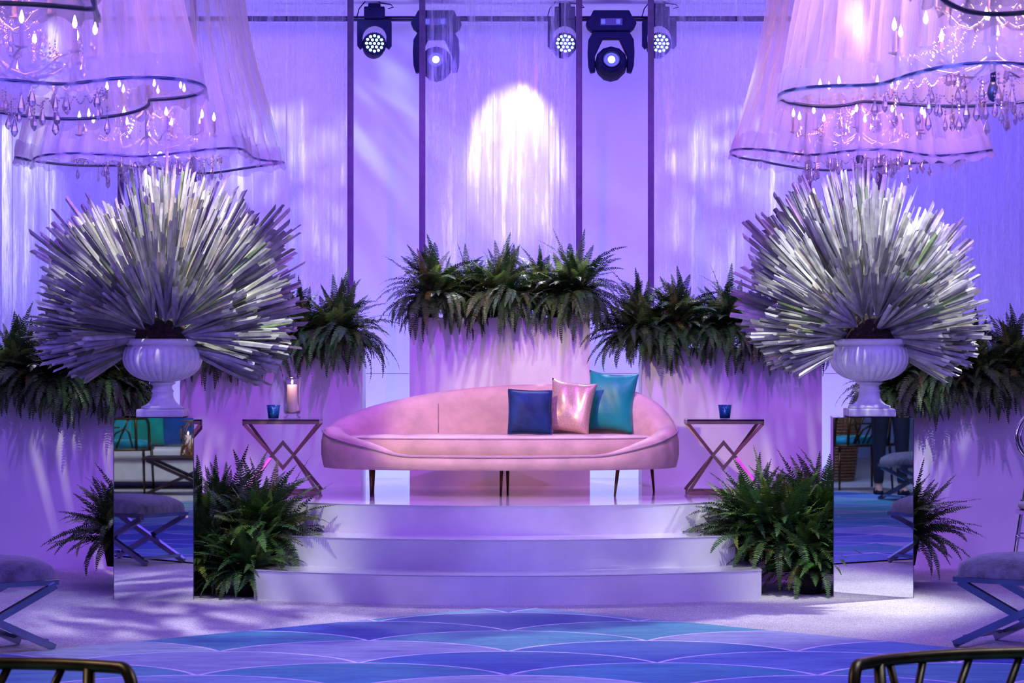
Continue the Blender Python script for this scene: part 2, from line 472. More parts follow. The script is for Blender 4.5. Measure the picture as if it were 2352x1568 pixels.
# ------------------------------------------------------------------ stage lights
pd = 20.45
pz = at(0, 43, pd).z
tag(MB().tube([(-4.5, pd, pz), (4.5, pd, pz)], .02, 12).build('lighting_pipe', M['black_metal'], smooth=True), 'long black pipe under the ceiling that carries the stage lights', 'pipe')
def wash(px, label, roll=0.0):
    p = at(px, 15, pd - .03)
    t = thing('led_wash_light', label, 'stage light', (p.x, pd - .09, pz), 0, 'round LED stage lights on the pipe')
    b = MB().box((0, .01, .03), (.15, .1, .09)); b.box((0, .06, .0), (.05, .06, .08)); b.box((0, 0, .085), (.09, .07, .03))
    b.build('base', M['black'], t, bevel=.006)
    y = MB()
    ol = [(-.125, -.02), (-.12, .0), (.12, .0), (.125, -.02), (.125, -.19), (.105, -.215), (.085, -.2)]
    ol += [(.088 * cos(a), -.13 + .088 * sin(a)) for a in [pi * i / 14 for i in range(15)]]
    ol += [(-.085, -.2), (-.105, -.215), (-.125, -.19)]
    n = len(ol)
    y.add([(x, -.03, z - .02) for x, z in ol] + [(x, .03, z - .02) for x, z in ol], [tuple(range(n)), tuple(range(2 * n - 1, n - 1, -1))] + [(k, k + n, (k + 1) % n + n, (k + 1) % n) for k in range(n)])
    y.build('yoke', M['black'], t)
    hd = bpy.data.objects.new('head', None)
    m = Matrix.Rotation(R(80), 4, 'X') @ Matrix.Rotation(R(6), 4, 'Y')
    T = Matrix.Translation((0.0, -.02, -.2)) @ m
    def hb(): return MB()
    head = hb().lathe([(.05, -.13), (.078, -.11), (.082, .0), (.084, .02), (.079, .03), (.075, .025)], 36).xform(T).build('head', M['black'], t, smooth=True)
    fins = hb()
    for k in range(36):
        a = 2 * pi * k / 36
        fins.box((.083 * cos(a), .083 * sin(a), .0), (.008, .004, .05), (0, 0, a))
    fins.xform(T).build('cooling_fins', M['black'], head)
    hb().lathe([(.0, .02), (.073, .021)], 36, cap=False).xform(T).build('lens_plate', M['led_base'], head)
    pos = [(0, 0)] + [(.03 * cos(a), .03 * sin(a)) for a in [pi / 3 * i for i in range(6)]] + [(.058 * cos(a), .058 * sin(a)) for a in [pi / 6 * i for i in range(12)]]
    for i, (x, yy) in enumerate(pos):
        hb().lathe([(.0115, .021), (.0105, .027), (.004, .029)], 10, (x, yy, 0)).xform(T).build('led_lens', M['led'], head)
    cab = [(-.13, -.02, -.01), (-.11, -.03, .06), (-.06, -.03, .12), (0, -.02, .13), (.05, -.02, .1), (.12, -.03, .09), (.14, -.03, .07), (.1, -.03, .06)]
    MB().tube(cab, .004, 6).build('safety_cable', M['black'], t, smooth=True)
def mover(px, label):
    p = at(px, 43, pd)
    t = thing('moving_head_light', label, 'stage light', (p.x, pd - .1, pz), 0, 'moving-head stage lights on the pipe')
    b = MB()
    ol = [(-.15, .0), (-.13, .04), (.13, .04), (.15, .0), (.185, -.05), (.17, -.085), (.14, -.11), (-.14, -.11), (-.17, -.085), (-.185, -.05)]
    n = len(ol)
    b.add([(x, -.1, z) for x, z in ol] + [(x, .08, z) for x, z in ol], [tuple(range(n)), tuple(range(2 * n - 1, n - 1, -1))] + [(k, k + n, (k + 1) % n + n, (k + 1) % n) for k in range(n)])
    b.build('base', M['black'], t, bevel=.008)
    MB().box((0, -.103, -.045), (.16, .006, .05)).build('control_panel', M['black_metal'], t)
    for x in (-.06, .05): MB().box((x, -.108, -.045), (.03, .004, .036)).build('display', M['blue_lens'], t)
    y = MB()
    ol = [(-.13, -.11), (.13, -.11), (.165, -.17), (.17, -.26), (.165, -.36), (.15, -.41), (.115, -.405), (.118, -.29), (.06, -.165), (-.06, -.165), (-.118, -.29), (-.115, -.405), (-.15, -.41), (-.165, -.36), (-.17, -.26), (-.165, -.17)]
    n = len(ol)
    y.add([(x, -.07, z) for x, z in ol] + [(x, .05, z) for x, z in ol], [tuple(range(n)), tuple(range(2 * n - 1, n - 1, -1))] + [(k, k + n, (k + 1) % n + n, (k + 1) % n) for k in range(n)])
    y.build('yoke', M['black'], t, bevel=.006)
    T = Matrix.Translation((0, -.03, -.345)) @ Matrix.Rotation(R(78), 4, 'X')
    h = MB().lathe([(.05, -.15), (.1, -.12), (.118, -.03), (.118, .05), (.1, .1), (.072, .115), (.06, .1)], 12).xform(T).build('head', M['black'], t, bevel=.006)
    MB().lathe([(.0, .102), (.06, .104)], 28, cap=False).xform(T).build('lens', M['blue_lens'], h)
    MB().lathe([(.06, .1), (.064, .118), (.056, .12), (.054, .1)], 28, cap=False).xform(T).build('lens_ring', M['black_metal'], h, smooth=True)
    MB().lathe([(.0, .108), (.026, .107)], 20, cap=False).xform(T).build('lamp', M['beam'], h)
wash(861, 'round LED stage light glowing green, hanging left of the centre curtain')
wash(1297, 'round LED stage light half hidden behind the right side of the centre curtain')
wash(1513, 'round LED stage light peeking past the dark post at the right curtain')
mover(1402, 'black moving-head stage light in open view right of the centre curtain')
mover(1003, 'black moving-head stage light behind the left edge of the centre curtain')

# ------------------------------------------------------------------ sofa
def interp(tab, x):
    if x <= tab[0][0]: return tab[0][1]
    for (a, b), (c, d) in zip(tab, tab[1:]):
        if x <= c:
            u = (x - a) / (c - a); return b + (d - b) * u
    return tab[-1][1]
def make_sofa():
    cx, cy = -.075, 17.62
    t = thing('curved_sofa', 'blush pink velvet sofa with curved asymmetrical back on slim brass legs, on the stage', 'sofa', (cx, cy, STAGE))
    zb = .685 - STAGE
    back = [(745, .93), (752, .95), (758, .965), (775, .995), (796, 1.02), (831, 1.055), (873, 1.087), (942, 1.127), (995, 1.15), (1064, 1.172), (1141, 1.19), (1198, 1.197), (1260, 1.199), (1330, 1.195), (1400, 1.187), (1451, 1.172), (1485, 1.147), (1508, 1.113), (1531, 1.055), (1548, .99), (1554, .93)]
    front = [(745, .93), (752, .91), (766, .885), (797, .862), (835, .838), (873, .815), (911, .785), (934, .775), (1150, .772), (1378, .775), (1428, .80), (1466, .825), (1505, .852), (1539, .892), (1552, .915), (1554, .93)]
    A, B, NN = 1.118, .5, 2.35
    def plan(th, off):
        a, b = A - off, B - off * .95
        c, s = cos(th), sin(th)
        return a * math.copysign(abs(c) ** (2 / NN), c), b * math.copysign(abs(s) ** (2 / NN), s)
    NT_ = 144
    def h(th):
        x, y = plan(th, 0); px = 1149.5 + x * 361.5
        if y >= 0: return interp(back, px) - .018 - STAGE
        return interp(front, px) - STAGE
    hs = [h(2 * pi * i / NT_) for i in range(NT_)]
    for _ in range(3): hs = [(hs[i - 1] + 2 * hs[i] + hs[(i + 1) % NT_]) / 4 for i in range(NT_)]
    rows = [[] for _ in range(13)]; pipe = []
    for i in range(NT_):
        th = 2 * pi * i / NT_; H = hs[i]
        x0, y0 = plan(th, 0)
        # roll width: full along the back and arms, slim along the front rail
        fr = max(0, min(1, (.30 + STAGE - H - STAGE + .02) / .06)) if y0 < 0 else 0
        fr = max(0, min(1, (.325 - H) / .06)) if y0 < 0 else 0
        w = .13 * (1 - fr) + .05 * fr; up = .022 * (1 - fr) + .006 * fr
        prof = [(.03, zb), (.006, zb + .004), (.0, zb + .02), (-.012, zb + (H - zb) * .35), (-.012, zb + (H - zb) * .7), (0, H - .012), (.006, H), (.02, H + up * .75), (w * .5, H + up), (w * .85, H + up * .5), (w, H - .02), (w + .012, H - .07 if not fr else H - .05), (w + .02, .2)]
        for k, (o, z) in enumerate(prof):
            x, y = plan(th, o); rows[k].append((x, y, z))
        x, y = plan(th, -.003); pipe.append((x, y, H - .004))
    b = MB().rows(rows)
    b.add([r for r in rows[0]], [tuple(range(NT_))])
    b.build('shell', M['velvet'], t, smooth=True)
    MB().tube(pipe, .006, 8, closed=True).build('piping', M['velvet_seam'], t, smooth=True)
    sm = []
    for z in (.38, .43, .48, .53, .565):
        x, y = plan(R(110.7),   .149 - .004 * (z - .38) / .22); sm.append((x, y, z))
    MB().tube(sm, .003, 6).build('back_seam', M['velvet_seam'], t, smooth=True)
    # seat cushion
    rows = []; ring = []
    for o, z in ((.13, .2), (.1, .23), (.095, .3), (.1, .345), (.115, .362), (.2, .374), (.34, .378)):
        rr = []
        for i in range(NT_):
            x, y = plan(2 * pi * i / NT_, o)
            if z > .37: y += .0
            rr.append((x, y, z))
        rows.append(rr)
        if abs(z - .362) < 1e-6: ring = rr
    c = MB().rows(rows); c.add(rows[-1], [tuple(range(NT_))])
    s = c.build('seat_cushion', M['velvet'], t, smooth=True)
    MB().tube([(x, y - .002, z) for x, y, z in ring], .0055, 8, closed=True).build('seat_piping', M['velvet_seam'], s, smooth=True)
    for px, py, d, tx in ((852, 1140, 17.38, -.0), (1150, 1133, 17.55, .006), (1412, 1139, 17.4, .02), (1166, 1131, 17.86, .0), (1502, 1127, 17.95, -.016), (857, 1127, 17.95, .004)):
        p = at(px, 0, d); x, y = p.x - cx, d - cy
        MB().tube([(x, y, 0), (x + tx, y, zb + .005)], [.007, .0125], 12).build('leg', M['dark_leg'], t, smooth=True)
    return t, cx, cy
sofa, sofx, sofy = make_sofa()

def pillow(name, label, mat, w, hgt, th, loc, rot, pipe=None, dent=0, seed=1, con=.1):
    rnd = random.Random(seed); n = 22
    t = thing(name, label, 'pillow', loc, 0, 'throw pillows on the sofa')
    t.rotation_euler = rot
    b = MB(); edge = []
    for side in (-1, 1):
        rows = []
        for j in range(n + 1):
            rr = []
            for i in range(n + 1):
                u, v = -1 + 2 * i / n, -1 + 2 * j / n
                k = (1 - abs(u) ** 2.6) ** .5 * (1 - abs(v) ** 2.6) ** .5
                px = w / 2 * u * (1 - con * (1 - v * v)) ; pz = hgt / 2 * v * (1 - con * (1 - u * u))
                dp = side * th / 2 * k
                dp += side * .006 * k * sin(5 * u + 3 * v + seed) - (dent * k * math.exp(-((u - .25) ** 2) * 8) if side < 0 else 0) * -1
                rr.append((px, dp, pz + hgt / 2))
            rows.append(rr)
        b.rows(rows, closed=False)
    bm = bmesh.new(); me = b.mesh('cover', mat, True); bm.from_mesh(me)
    bmesh.ops.remove_doubles(bm, verts=bm.verts, dist=.0005); bmesh.ops.recalc_face_normals(bm, faces=bm.faces)
    bm.to_mesh(me); bm.free()
    link('cover', me, t)
    if pipe:
        pts = []
        N = 20
        for (ua, va, ub, vb) in ((-1, -1, 1, -1), (1, -1, 1, 1), (1, 1, -1, 1), (-1, 1, -1, -1)):
            for i in range(N):
                u = ua + (ub - ua) * i / N; v = va + (vb - va) * i / N
                pts.append((w / 2 * u * (1 - con * (1 - v * v)), 0, hgt / 2 * v * (1 - con * (1 - u * u)) + hgt / 2))
        MB().tube(pts, .006, 8, closed=True).build('piping', pipe, t, smooth=True)
    return t
ST = STAGE + .378
pillow('throw_pillow', 'small navy velvet pillow with piped edge, nearest the middle of the sofa', M['navy'], .275, .285, .13, (at(1217, 0, 17.6).x, 17.6, ST + .003), (R(-14), R(2), R(6)), M['navy'], seed=3, con=.05)
pillow('throw_pillow', 'shiny rose gold pillow tilted between the navy and teal pillows', M['gold_fab'], .30, .345, .13, (at(1300, 0, 17.73).x, 17.73, ST + .004), (R(-13), R(7), R(-14)), dent=.02, seed=8)
pillow('throw_pillow', 'largest pillow, teal silk, at the right end of the sofa', M['teal'], .325, .4, .15, (at(1396, 0, 17.86).x, 17.84, ST + .004), (R(-12), R(4), R(-12)), seed=5)

# ------------------------------------------------------------------ side tables
def side_table(px, d, label):
    t = thing('side_table', label, 'side table', (at(px, 0, d).x, d, STAGE), 0, 'rose gold geometric side tables')
    W, D, H, w = .485, .36, .475, .02
    x, y = W / 2 - w / 2, D / 2 - w / 2
    xi, zi, dz = .064, .243, .078
    fr = MB()
    for s in (-1, 1):
        fr.bar((-x, s * y, H - .02), (x, s * y, H - .02), w, w); fr.bar((s * x, -y, H - .02), (s * x, y, H - .02), w, w)
    fr.build('top_frame', M['rose_gold'], t)
    MB().box((0, 0, H - .004), (W, D, .01)).build('glass_top', M['table_glass'], t, bevel=.002)
    for s in (-1, 1):
        MB().bar((-x, s * y, .011), (x, s * y, .011), w, .02).build('floor_bar', M['rose_gold'], t)
    for sx in (-1, 1):
        for sy in (-1, 1):
            MB().bar((sx * x, sy * y, H - .03), (sx * (xi + .012), sy * .014, zi + .012), w * .95, w * .95, (0, 1, 0)).build('leg', M['rose_gold'], t)
            MB().bar((sx * x, sy * y, .02), (sx * (xi + .012), sy * .014, zi - .012), w * .95, w * .95, (0, 1, 0)).build('leg', M['rose_gold'], t)
    dm = MB(); xo, zo, xn, zn, yd = xi + .016, dz + .019, xi - .008, dz - .014, .0085
    oq = [(xo, 0), (0, zo), (-xo, 0), (0, -zo)]; iq = [(xn, 0), (0, zn), (-xn, 0), (0, -zn)]
    for k in range(4):
        l = (k + 1) % 4
        vs = [(px_, yy_, zi + pz_) for yy_ in (-yd, yd) for px_, pz_ in (oq[k], oq[l], iq[l], iq[k])]
        dm.add(vs, [(0, 1, 2, 3), (7, 6, 5, 4), (0, 4, 5, 1), (2, 6, 7, 3)])
    dm.build('centre_diamond', M['rose_gold'], t)
TD = 17.72
side_table(650, TD, 'rose gold geometric side table holding the pillar candle, left of the sofa')
side_table(1662, TD, 'rose gold geometric side table with a lone blue votive, right of the sofa')
TZ = STAGE + .476
def votive(px, d, label):
    t = thing('votive_holder', label, 'candle holder', (at(px, 0, d).x, d, TZ), 0, 'blue mercury glass votives')
    MB().lathe([(.0, .002), (.032, .002), (.036, .03), (.043, .088), (.040, .088), (.034, .03), (.03, .008), (0, .008)], 28, cap=False).build('glass_cup', M['mercury'], t, smooth=True)
    MB().lathe([(.0, .009), (.02, .009), (.021, .028), (.018, .032), (0, .03)], 16, cap=False).build('tealight', M['candle'], t, smooth=True)
    MB().lathe([(0, .032), (.006, .04), (.008, .05), (.004, .062), (0, .07)], 12, cap=False).build('flame', M['glow'], t, smooth=True)
votive(628, 17.66, 'blue mercury glass votive beside the hurricane candle')
votive(1665, 17.68, 'blue mercury glass votive alone on the right-hand side table')
t = thing('hurricane_vase', 'clear glass hurricane vase holding a lit pillar candle on the side table', 'vase', (at(671, 0, 17.68).x, 17.68, TZ))
t.scale = (1, 1, 1.05)
MB().lathe([(0, .002), (.054, .002), (.056, .012), (.04, .02), (.05, .03), (.057, .05), (.056, .12), (.055, .18), (.06, .225), (.064, .25), (.062, .25), (.058, .225), (.053, .18), (.054, .12), (.055, .05), (.048, .034), (0, .03)], 40, cap=False).build('glass', M['clear'], t, smooth=True)
t = thing('pillar_candle', 'tall lit ivory pillar candle standing inside the hurricane vase', 'candle', (at(671, 0, 17.68).x, 17.68, TZ + .034))
t.scale = (1, 1, .9)
MB().lathe([(0, 0), (.033, 0), (.034, .01), (.033, .2), (.03, .203), (.012, .196), (0, .195)], 32, cap=False).build('wax', M['candle'], t, smooth=True)
MB().tube([(0, 0, .19), (0, 0, .21)], .0015, 6).build('wick', M['black'], t)
MB().lathe([(0, .205), (.005, .212), (.006, .22), (.003, .232), (0, .24)], 12, cap=False).build('flame', M['flame'], t, smooth=True)

# ------------------------------------------------------------------ mirrored pedestals and urns
def pedestal(x, d, rz, label):
    t = thing('mirrored_pedestal', label, 'pedestal', (x, d + .2285, 0), rz, 'mirrored pedestals')
    s = .457
    MB().box((0, 0, .516), (s, s, 1.032)).build('mirror_body', M['mirror'], t, bevel=.0015, seg=1)
    MB().box((0, 0, 1.0365), (s + .002, s + .002, .0085)).build('mirror_top', M['mirror'], t)
    for sx in (-1, 1):
        MB().box((sx * (s / 2 + .0005), -s / 2, .516), (.004, .004, 1.03)).build('edge_trim', M['mirror_edge'], t)
    return (x, d + .2285)
PL = pedestal(-2.055, 15.98, 0, 'mirrored pedestal under the left palm urn')
PR = pedestal(2.105, 16.1, R(-4.2), 'mirrored pedestal under the right palm urn')
def urn(x, y, label, rz=0):
    t = thing('fluted_urn', label, 'urn', (x, y, 1.0412), rz, 'white fluted urns on the pedestals')
    fl = 30
    MB().box((0, 0, .024), (.275, .275, .048)).build('plinth', M['urn'], t, bevel=.008)
    MB().lathe([(.0, .048), (.125, .049), (.122, .062), (.095, .072), (.074, .092), (.064, .115), (.06, .14), (.066, .146), (.066, .152), (.06, .157), (.056, .17), (.058, .185), (.07, .19), (.078, .198), (.07, .206), (.075, .212)], 48, cap=False).build('stem', M['urn'], t, smooth=True)
    prof = []
    for i in range(21):
        a = i / 20; ang = -pi / 2 + a * (pi / 2 + .45)
        prof.append((max(.07, .233 * cos(ang) ** .8 if cos(ang) > 0 else .07), .345 + .142 * sin(ang)))
    prof += [(.2, .41), (.205, .416), (.222, .43), (.226, .44), (.222, .452), (.205, .455), (.19, .44), (.18, .42)]
    nf = 21
    def rf(a, i):
        if i < 1 or i > 19: return 1
        return 1 - .06 * (1 - abs(sin(a * fl / 2))) ** 1.6 * min(1, (20 - i) / 3)
    MB().lathe(prof, 240, rf=rf, cap=False).build('bowl', M['urn'], t, smooth=True)
    return t
urn(at(373, 0, 16.2).x, PL[1], 'white fluted urn on the left pedestal')
urn(at(1998, 0, 16.3).x, PR[1], 'white fluted urn on the right pedestal')

# ------------------------------------------------------------------ palm arrangements
def palm_leaf_mb(u, L, spread, nb, hub, roll, rnd, dark=1.0):
    u = Vector(u).normalized()
    n0 = u.cross(Vector((0, 1, .15))).normalized()
    n1 = u.cross(n0).normalized()
    n = (n0 * sin(roll) + n1 * cos(roll)).normalized(); s = n.cross(u).normalized()
    b = MB(); H = u * hub
    b.tube([Vector((0, 0, 0)) + u * .02, u * hub * .5, H], [.009, .008, .006], 6, tint=(.4, .42, .36))
    for i in range(nb):
        f = -1 + 2 * i / (nb - 1)
        a = f * spread + rnd.uniform(-.025, .025)
        zig = (.045 if i % 2 else -.045) + rnd.uniform(-.03, .03)
        d = (u * cos(a) + s * sin(a) + n * zig).normalized()
        l = (L - hub) * (1 - .12 * f * f) * rnd.uniform(.84, 1.04)
        wv = d.cross(n).normalized(); nn = wv.cross(d).normalized()
        tw = rnd.uniform(-.7, .7)
        wv, nn = wv * cos(tw) + nn * sin(tw), nn * cos(tw) - wv * sin(tw)
        w = rnd.uniform(.0105, .0185); bend = rnd.uniform(-.04, .05) * l
        g = rnd.uniform(.42, 1.15) * dark
        tn = (g, g, g)
        r = rnd.random()
        if r < .05: tn = (.42 * g, .6 * g, .3 * g)
        elif r < .12: tn = (.95 * g, .85 * g, .72 * g)
        elif r < .3: tn = (.5 * g, .5 * g, .56 * g)
        rows = []
        for k, (q, ws) in enumerate(((0, .5), (.3, 1.0), (.7, 1.0), (1.0, .82))):
            c = H + d * (l * q) + nn * (bend * q * q) + Vector((0, 0, -.03 * l * q * q * (1 - abs(u.z))))
            sl = d * (.018 * rnd.uniform(-1, 1)) if k == 3 else Vector((0, 0, 0))
            rows.append([c - wv * w * ws + sl, c + nn * w * .55 * ws, c + wv * w * ws - sl])
        b.rows(rows, closed=False, tint=tn)
    return b
def palms(x, y, z, seed, silh, label, side):
    rnd = random.Random(seed)
    t = thing('palm_arrangement', label, 'plant arrangement', (x, y, z), 0, 'silver palm leaf arrangements in the urns')
    def S(deg):
        return interp(silh, deg)
    specs = []
    # tall tier at the rear
    for i in range(11):
        a = 12 + 156 * i / 10 + rnd.uniform(-4, 4); specs.append((a, .4, 1.0, .27, 19))
    for i in range(8):
        a = 32 + 116 * i / 7 + rnd.uniform(-6, 6); specs.append((a, .1, .9, .26, 18))
    # middle tier
    for i in range(8):
        a = 0 + 180 * i / 7 + rnd.uniform(-6, 6); specs.append((a, -.3, .8, .34, 18))
    # front tier leaning to the viewer
    for i in range(7):
        a = 10 + 160 * i / 6 + rnd.uniform(-6, 6); specs.append((a, -.8, .62, .36, 17))
    for i in range(4):
        a = 40 + 100 * i / 3 + rnd.uniform(-6, 6); specs.append((a, -1.3, .5, .4, 15))
    # drooping skirt
    for a in (-20, -7, 5, 175, 187, 200):
        specs.append((a + rnd.uniform(-3, 3), -.2, .95, .24, 18))
    for a in (-14, 4, 176, 194): specs.append((a, .45, .95, .26, 17))
    for k, (a, yy, q, sp, nb) in enumerate(specs):
        ar = R(a); u = Vector((cos(ar), yy * (1 if abs(sin(ar)) > .2 else .9), sin(ar)))
        Lp = S(a) * q * sqrt(1 + yy * yy) / (1 if yy > -.5 else 1.12)
        b = palm_leaf_mb(u, Lp, sp, nb, rnd.uniform(.16, .3) * Lp, rnd.uniform(-.9, .9), rnd)
        b.build('palm_leaf', M['palm'], t, fix=False)
    rn = random.Random(4); mb = MB()
    mb.lathe([(.185, -.03), (.19, .0), (.17, .04), (.12, .1), (.06, .14), (0.001, .15)], 24, cap=False)
    mb.build('moss_filling', M['moss'], t, smooth=True)
silL = [(-40, .3), (-28, .5), (-15, .7), (0, .8), (12, .82), (22, .8), (35, 1.0), (42, 1.08), (55, .98), (70, .98), (85, 1.12), (100, 1.06), (115, .98), (130, 1.06), (140, 1.04), (152, .84), (165, .82), (180, .8), (192, .68), (205, .48), (220, .3)]
silR = [(-40, .3), (-28, .48), (-15, .62), (0, .72), (12, .76), (25, .8), (40, .85), (55, .94), (70, .98), (85, 1.04), (97, 1.12), (110, 1.0), (124, 1.03), (135, .95), (150, .84), (165, .78), (180, .7), (192, .6), (205, .48), (220, .3)]
palms(at(372, 0, 16.2).x, PL[1], 1.0412 + .452, 11, silL, 'wide silver palm leaf arrangement in the left urn', -1)
palms(at(1992, 0, 16.3).x, PR[1], 1.0412 + .452, 23, silR, 'silver palm leaf arrangement in the right urn, brightest on its right side', 1)

# ------------------------------------------------------------------ ferns
def frond(b, base, az, el, L, k, rnd, tint, wid=1.0, npair=36):
    """one arching frond: rachis with paired leaflets"""
    p = Vector(base); pts = [p.copy()]; n = npair; ds = L / n
    dirs = []; drift = rnd.uniform(-.9, .9) / n
    for i in range(n + 1):
        q = i / n
        e = el - k * q ** 1.15
        d = Vector((cos(az) * cos(e), sin(az) * cos(e), sin(e)))
        dirs.append(d)
        if i < n: p = p + d * ds; pts.append(p.copy())
        az += drift + rnd.uniform(-.02, .02)
    vs = []; fs = []
    tw = rnd.uniform(-.5, .5)
    for i in range(2, n + 1):
        q = i / n
        ll = .046 * wid * (min(1, q * 3.2) ** .7) * (1 - q ** 2.2) ** .9 * rnd.uniform(.85, 1.08) + .004
        d = dirs[i]; s = d.cross(Vector((0, 0, 1)))
        if s.length < .05: s = Vector((sin(az), -cos(az), 0))
        s.normalize(); up = s.cross(d).normalized()
        s, up = s * cos(tw) + up * sin(tw), up * cos(tw) - s * sin(tw)
        for sd in (-1, 1):
            o = pts[i]; v = (s * sd * .93 + d * .36 + up * rnd.uniform(-.12, .22)).normalized()
            w = d * (ds * .5)
            j = len(vs)
            tip = o + v * ll - up * ll * .12
            vs += [o - w * .6, o + v * ll * .5 - w, tip, o + v * ll * .55 + w * .7, o + w * .7]
            fs.append((j, j + 1, j + 2, j + 3, j + 4))
    b.add(vs, fs, tint=tint)
    # rachis as a thin ribbon
    vs = []; fs = []
    for i in range(0, n + 1, 3):
        s = dirs[i].cross(Vector((0, 0, 1)))
        if s.length < .05: s = Vector((1, 0, 0))
        s.normalize(); w = .0028 * (1 - .7 * i / n)
        vs += [pts[i] - s * w, pts[i] + s * w]
    for i in range(len(vs) // 2 - 1): fs.append((2 * i, 2 * i + 1, 2 * i + 3, 2 * i + 2))
    b.add(vs, fs, tint=(.8, .6, .4))
def fern_meshes(seed, hang, big):
    rnd = random.Random(seed); a = MB(); y = MB()
    n = 140 if not big else 150
    for i in range(n):
        az = rnd.uniform(0, 2 * pi); q = rnd.random()
        el = R(82) * (1 - q) + R(-5 if hang else 5) * q + rnd.uniform(-.15, .15)
        L = rnd.uniform(.26, .45) * (1.05 if hang else 1.15)
        k = rnd.uniform(.1, 1.5) + (q * .9 if hang else q * .5)
        g = rnd.uniform(.45, 1.25)
        tn = (g * rnd.uniform(.8, 1.25), g, g * rnd.uniform(.7, 1.3))
        if rnd.random() < .1: tn = (g * 2.4, g * 1.2, g * .8)
        b0 = (rnd.uniform(-.05, .05), rnd.uniform(-.05, .05), rnd.uniform(-.03, .03))
        frond(a, b0, az, el, L, k, rnd, tn, rnd.uniform(.85, 1.25), 36)
    if hang:
        for i in range(36):       # trailing fronds over the planter edge
            az = R(-90) + rnd.uniform(-1.15, 1.15)
            frond(a, (rnd.uniform(-.1, .1), -.06, 0), az, rnd.uniform(.0, .45), rnd.uniform(.26, .5), rnd.uniform(1.1, 2.1), rnd, (rnd.uniform(.5, .9),) * 3, .8, 38)
    for i in range(12):
        az = R(-90) + rnd.uniform(-1.5, 1.5)
        g = rnd.uniform(.7, 1.2)
        frond(y, (rnd.uniform(-.05, .05), -.04, .03), az, rnd.uniform(.5, 1.35), rnd.uniform(.2, .3), rnd.uniform(.2, .8), rnd, (g, g, g), rnd.uniform(.85, 1.1), 30)
    return a.mesh('foliage', M['fern']), y.mesh('young_fronds', M['fern_young'])
hangM = [fern_meshes(s, True, False) for s in (1, 2, 3, 4)]
floorM = [fern_meshes(s, False, True) for s in (11, 12, 13)]
def fern(px, py, d, label, sc=1.0, mesh=0, hang=True, rz=0, group='ferns in the planter boxes', zfix=None):
    p = at(px, py, d)
    if zfix is not None: p.z = zfix
    t = thing('boston_fern', label, 'fern', p, rz, group)
    t.scale = (sc,) * 3
    f, y = (hangM if hang else floorM)[mesh % (4 if hang else 3)]
    link('foliage', f, t); link('young_fronds', y, t)
    if not hang:
        MB().lathe([(.0, -.16 / 1), (.07, -.16), (.1, .0), (.095, .0), (0, -.02)], 20, cap=False).build('pot', M['soil'], t, smooth=True)
# tall centre planter
fern(1000, 682, 18.74, 'leftmost fern on the tall centre planter', 1.02, 0)
fern(1152, 680, 18.70, 'middle bright green fern on the tall centre planter', .98, 1, rz=.2)
fern(1318, 678, 18.74, 'rightmost fern on the tall centre planter', 1.04, 2, rz=-.2)
fern(1240, 690, 18.9, 'dark fern set back between the middle and rightmost ferns of the centre planter', .9, 3)
fern(1078, 690, 18.9, 'dark fern set back between the leftmost and middle ferns of the centre planter', .9, 2, rz=.4)
# planter behind the left table
fern(775, 768, 18.7, 'blue-green fern at the right end of the planter behind the left table', 1.05, 1, rz=.1)
fern(690, 775, 18.78, 'fern just right of the left palm on the planter behind the left table', 1.0, 3)
fern(590, 790, 18.72, 'fern partly hidden by the left palm, above the blue votive', .95, 0, rz=-.3)
fern(490, 795, 18.72, 'fern behind the left urn on the planter behind the left table', .95, 2)
# planter behind the right table
fern(1470, 765, 18.72, 'fern spilling left off the planter behind the right table', 1.05, 3, rz=-.25)
fern(1560, 752, 18.72, 'fern with fresh green fronds on the planter behind the right table', 1.0, 0, rz=.2)
fern(1672, 755, 18.72, 'dark upright fern in the middle of the planter behind the right table', 1.02, 2)
fern(1785, 770, 18.72, 'trailing fern under the left edge of the right palm', 1.0, 1)
fern(1860, 780, 18.8, 'fern at the right end of the planter behind the right table', .85, 3)
# outer left planter
fern(35, 862, 18.3, 'fern at the left frame edge on the low left planter', 1.1, 1)
fern(140, 868, 18.28, 'second fern from the left on the low left planter', 1.1, 2, rz=.2)
fern(235, 880, 18.28, 'third fern from the left on the low left planter', 1.05, 0, rz=-.2)
fern(298, 905, 18.3, 'fern at the right end of the low left planter, beside the urn stem', .8, 3)
# outer right planter
fern(2060, 890, 18.3, 'fern behind the right urn stem on the low right planter', 1.0, 2)
fern(2140, 868, 18.28, 'second fern from the left on the low right planter', 1.05, 1, rz=.15)
fern(2235, 862, 18.28, 'third fern from the left on the low right planter', 1.1, 3)
fern(2330, 855, 18.3, 'fern at the right frame edge on the low right planter', 1.1, 0)
# floor ferns
G2 = 'ferns on the carpet beside the steps'
fern(600, 0, 16.5, 'big bright fern on the carpet left of the steps', 1.12, 0, False, 0, G2, .3)
fern(505, 0, 16.8, 'fern on the carpet between the left pedestal and the big bright fern', 1.05, 1, False, .4, G2, .33)
fern(475, 0, 16.45, 'low dark fern on the carpet against the left pedestal', .95, 2, False, .9, G2, .16)
fern(565, 0, 16.2, 'low fern at the foot of the steps on the left', .8, 1, False, 1.6, G2, .13)
fern(272, 0, 16.9, 'fern on the carpet poking out left of the left pedestal', 1.0, 2, False, .3, G2, .28)
fern(1790, 0, 16.5, 'big bright fern on the carpet right of the steps', 1.12, 1, False, 2.0, G2, .3)
fern(1725, 0, 16.62, 'dark fern behind the step end on the right', .95, 2, False, .5, G2, .34)
fern(1875, 0, 16.85, 'fern on the carpet between the big bright fern and the right pedestal', 1.1, 0, False, 2.6, G2, .34)
fern(1860, 0, 16.35, 'low dark fern on the carpet against the right pedestal', .9, 0, False, 4.0, G2, .15)
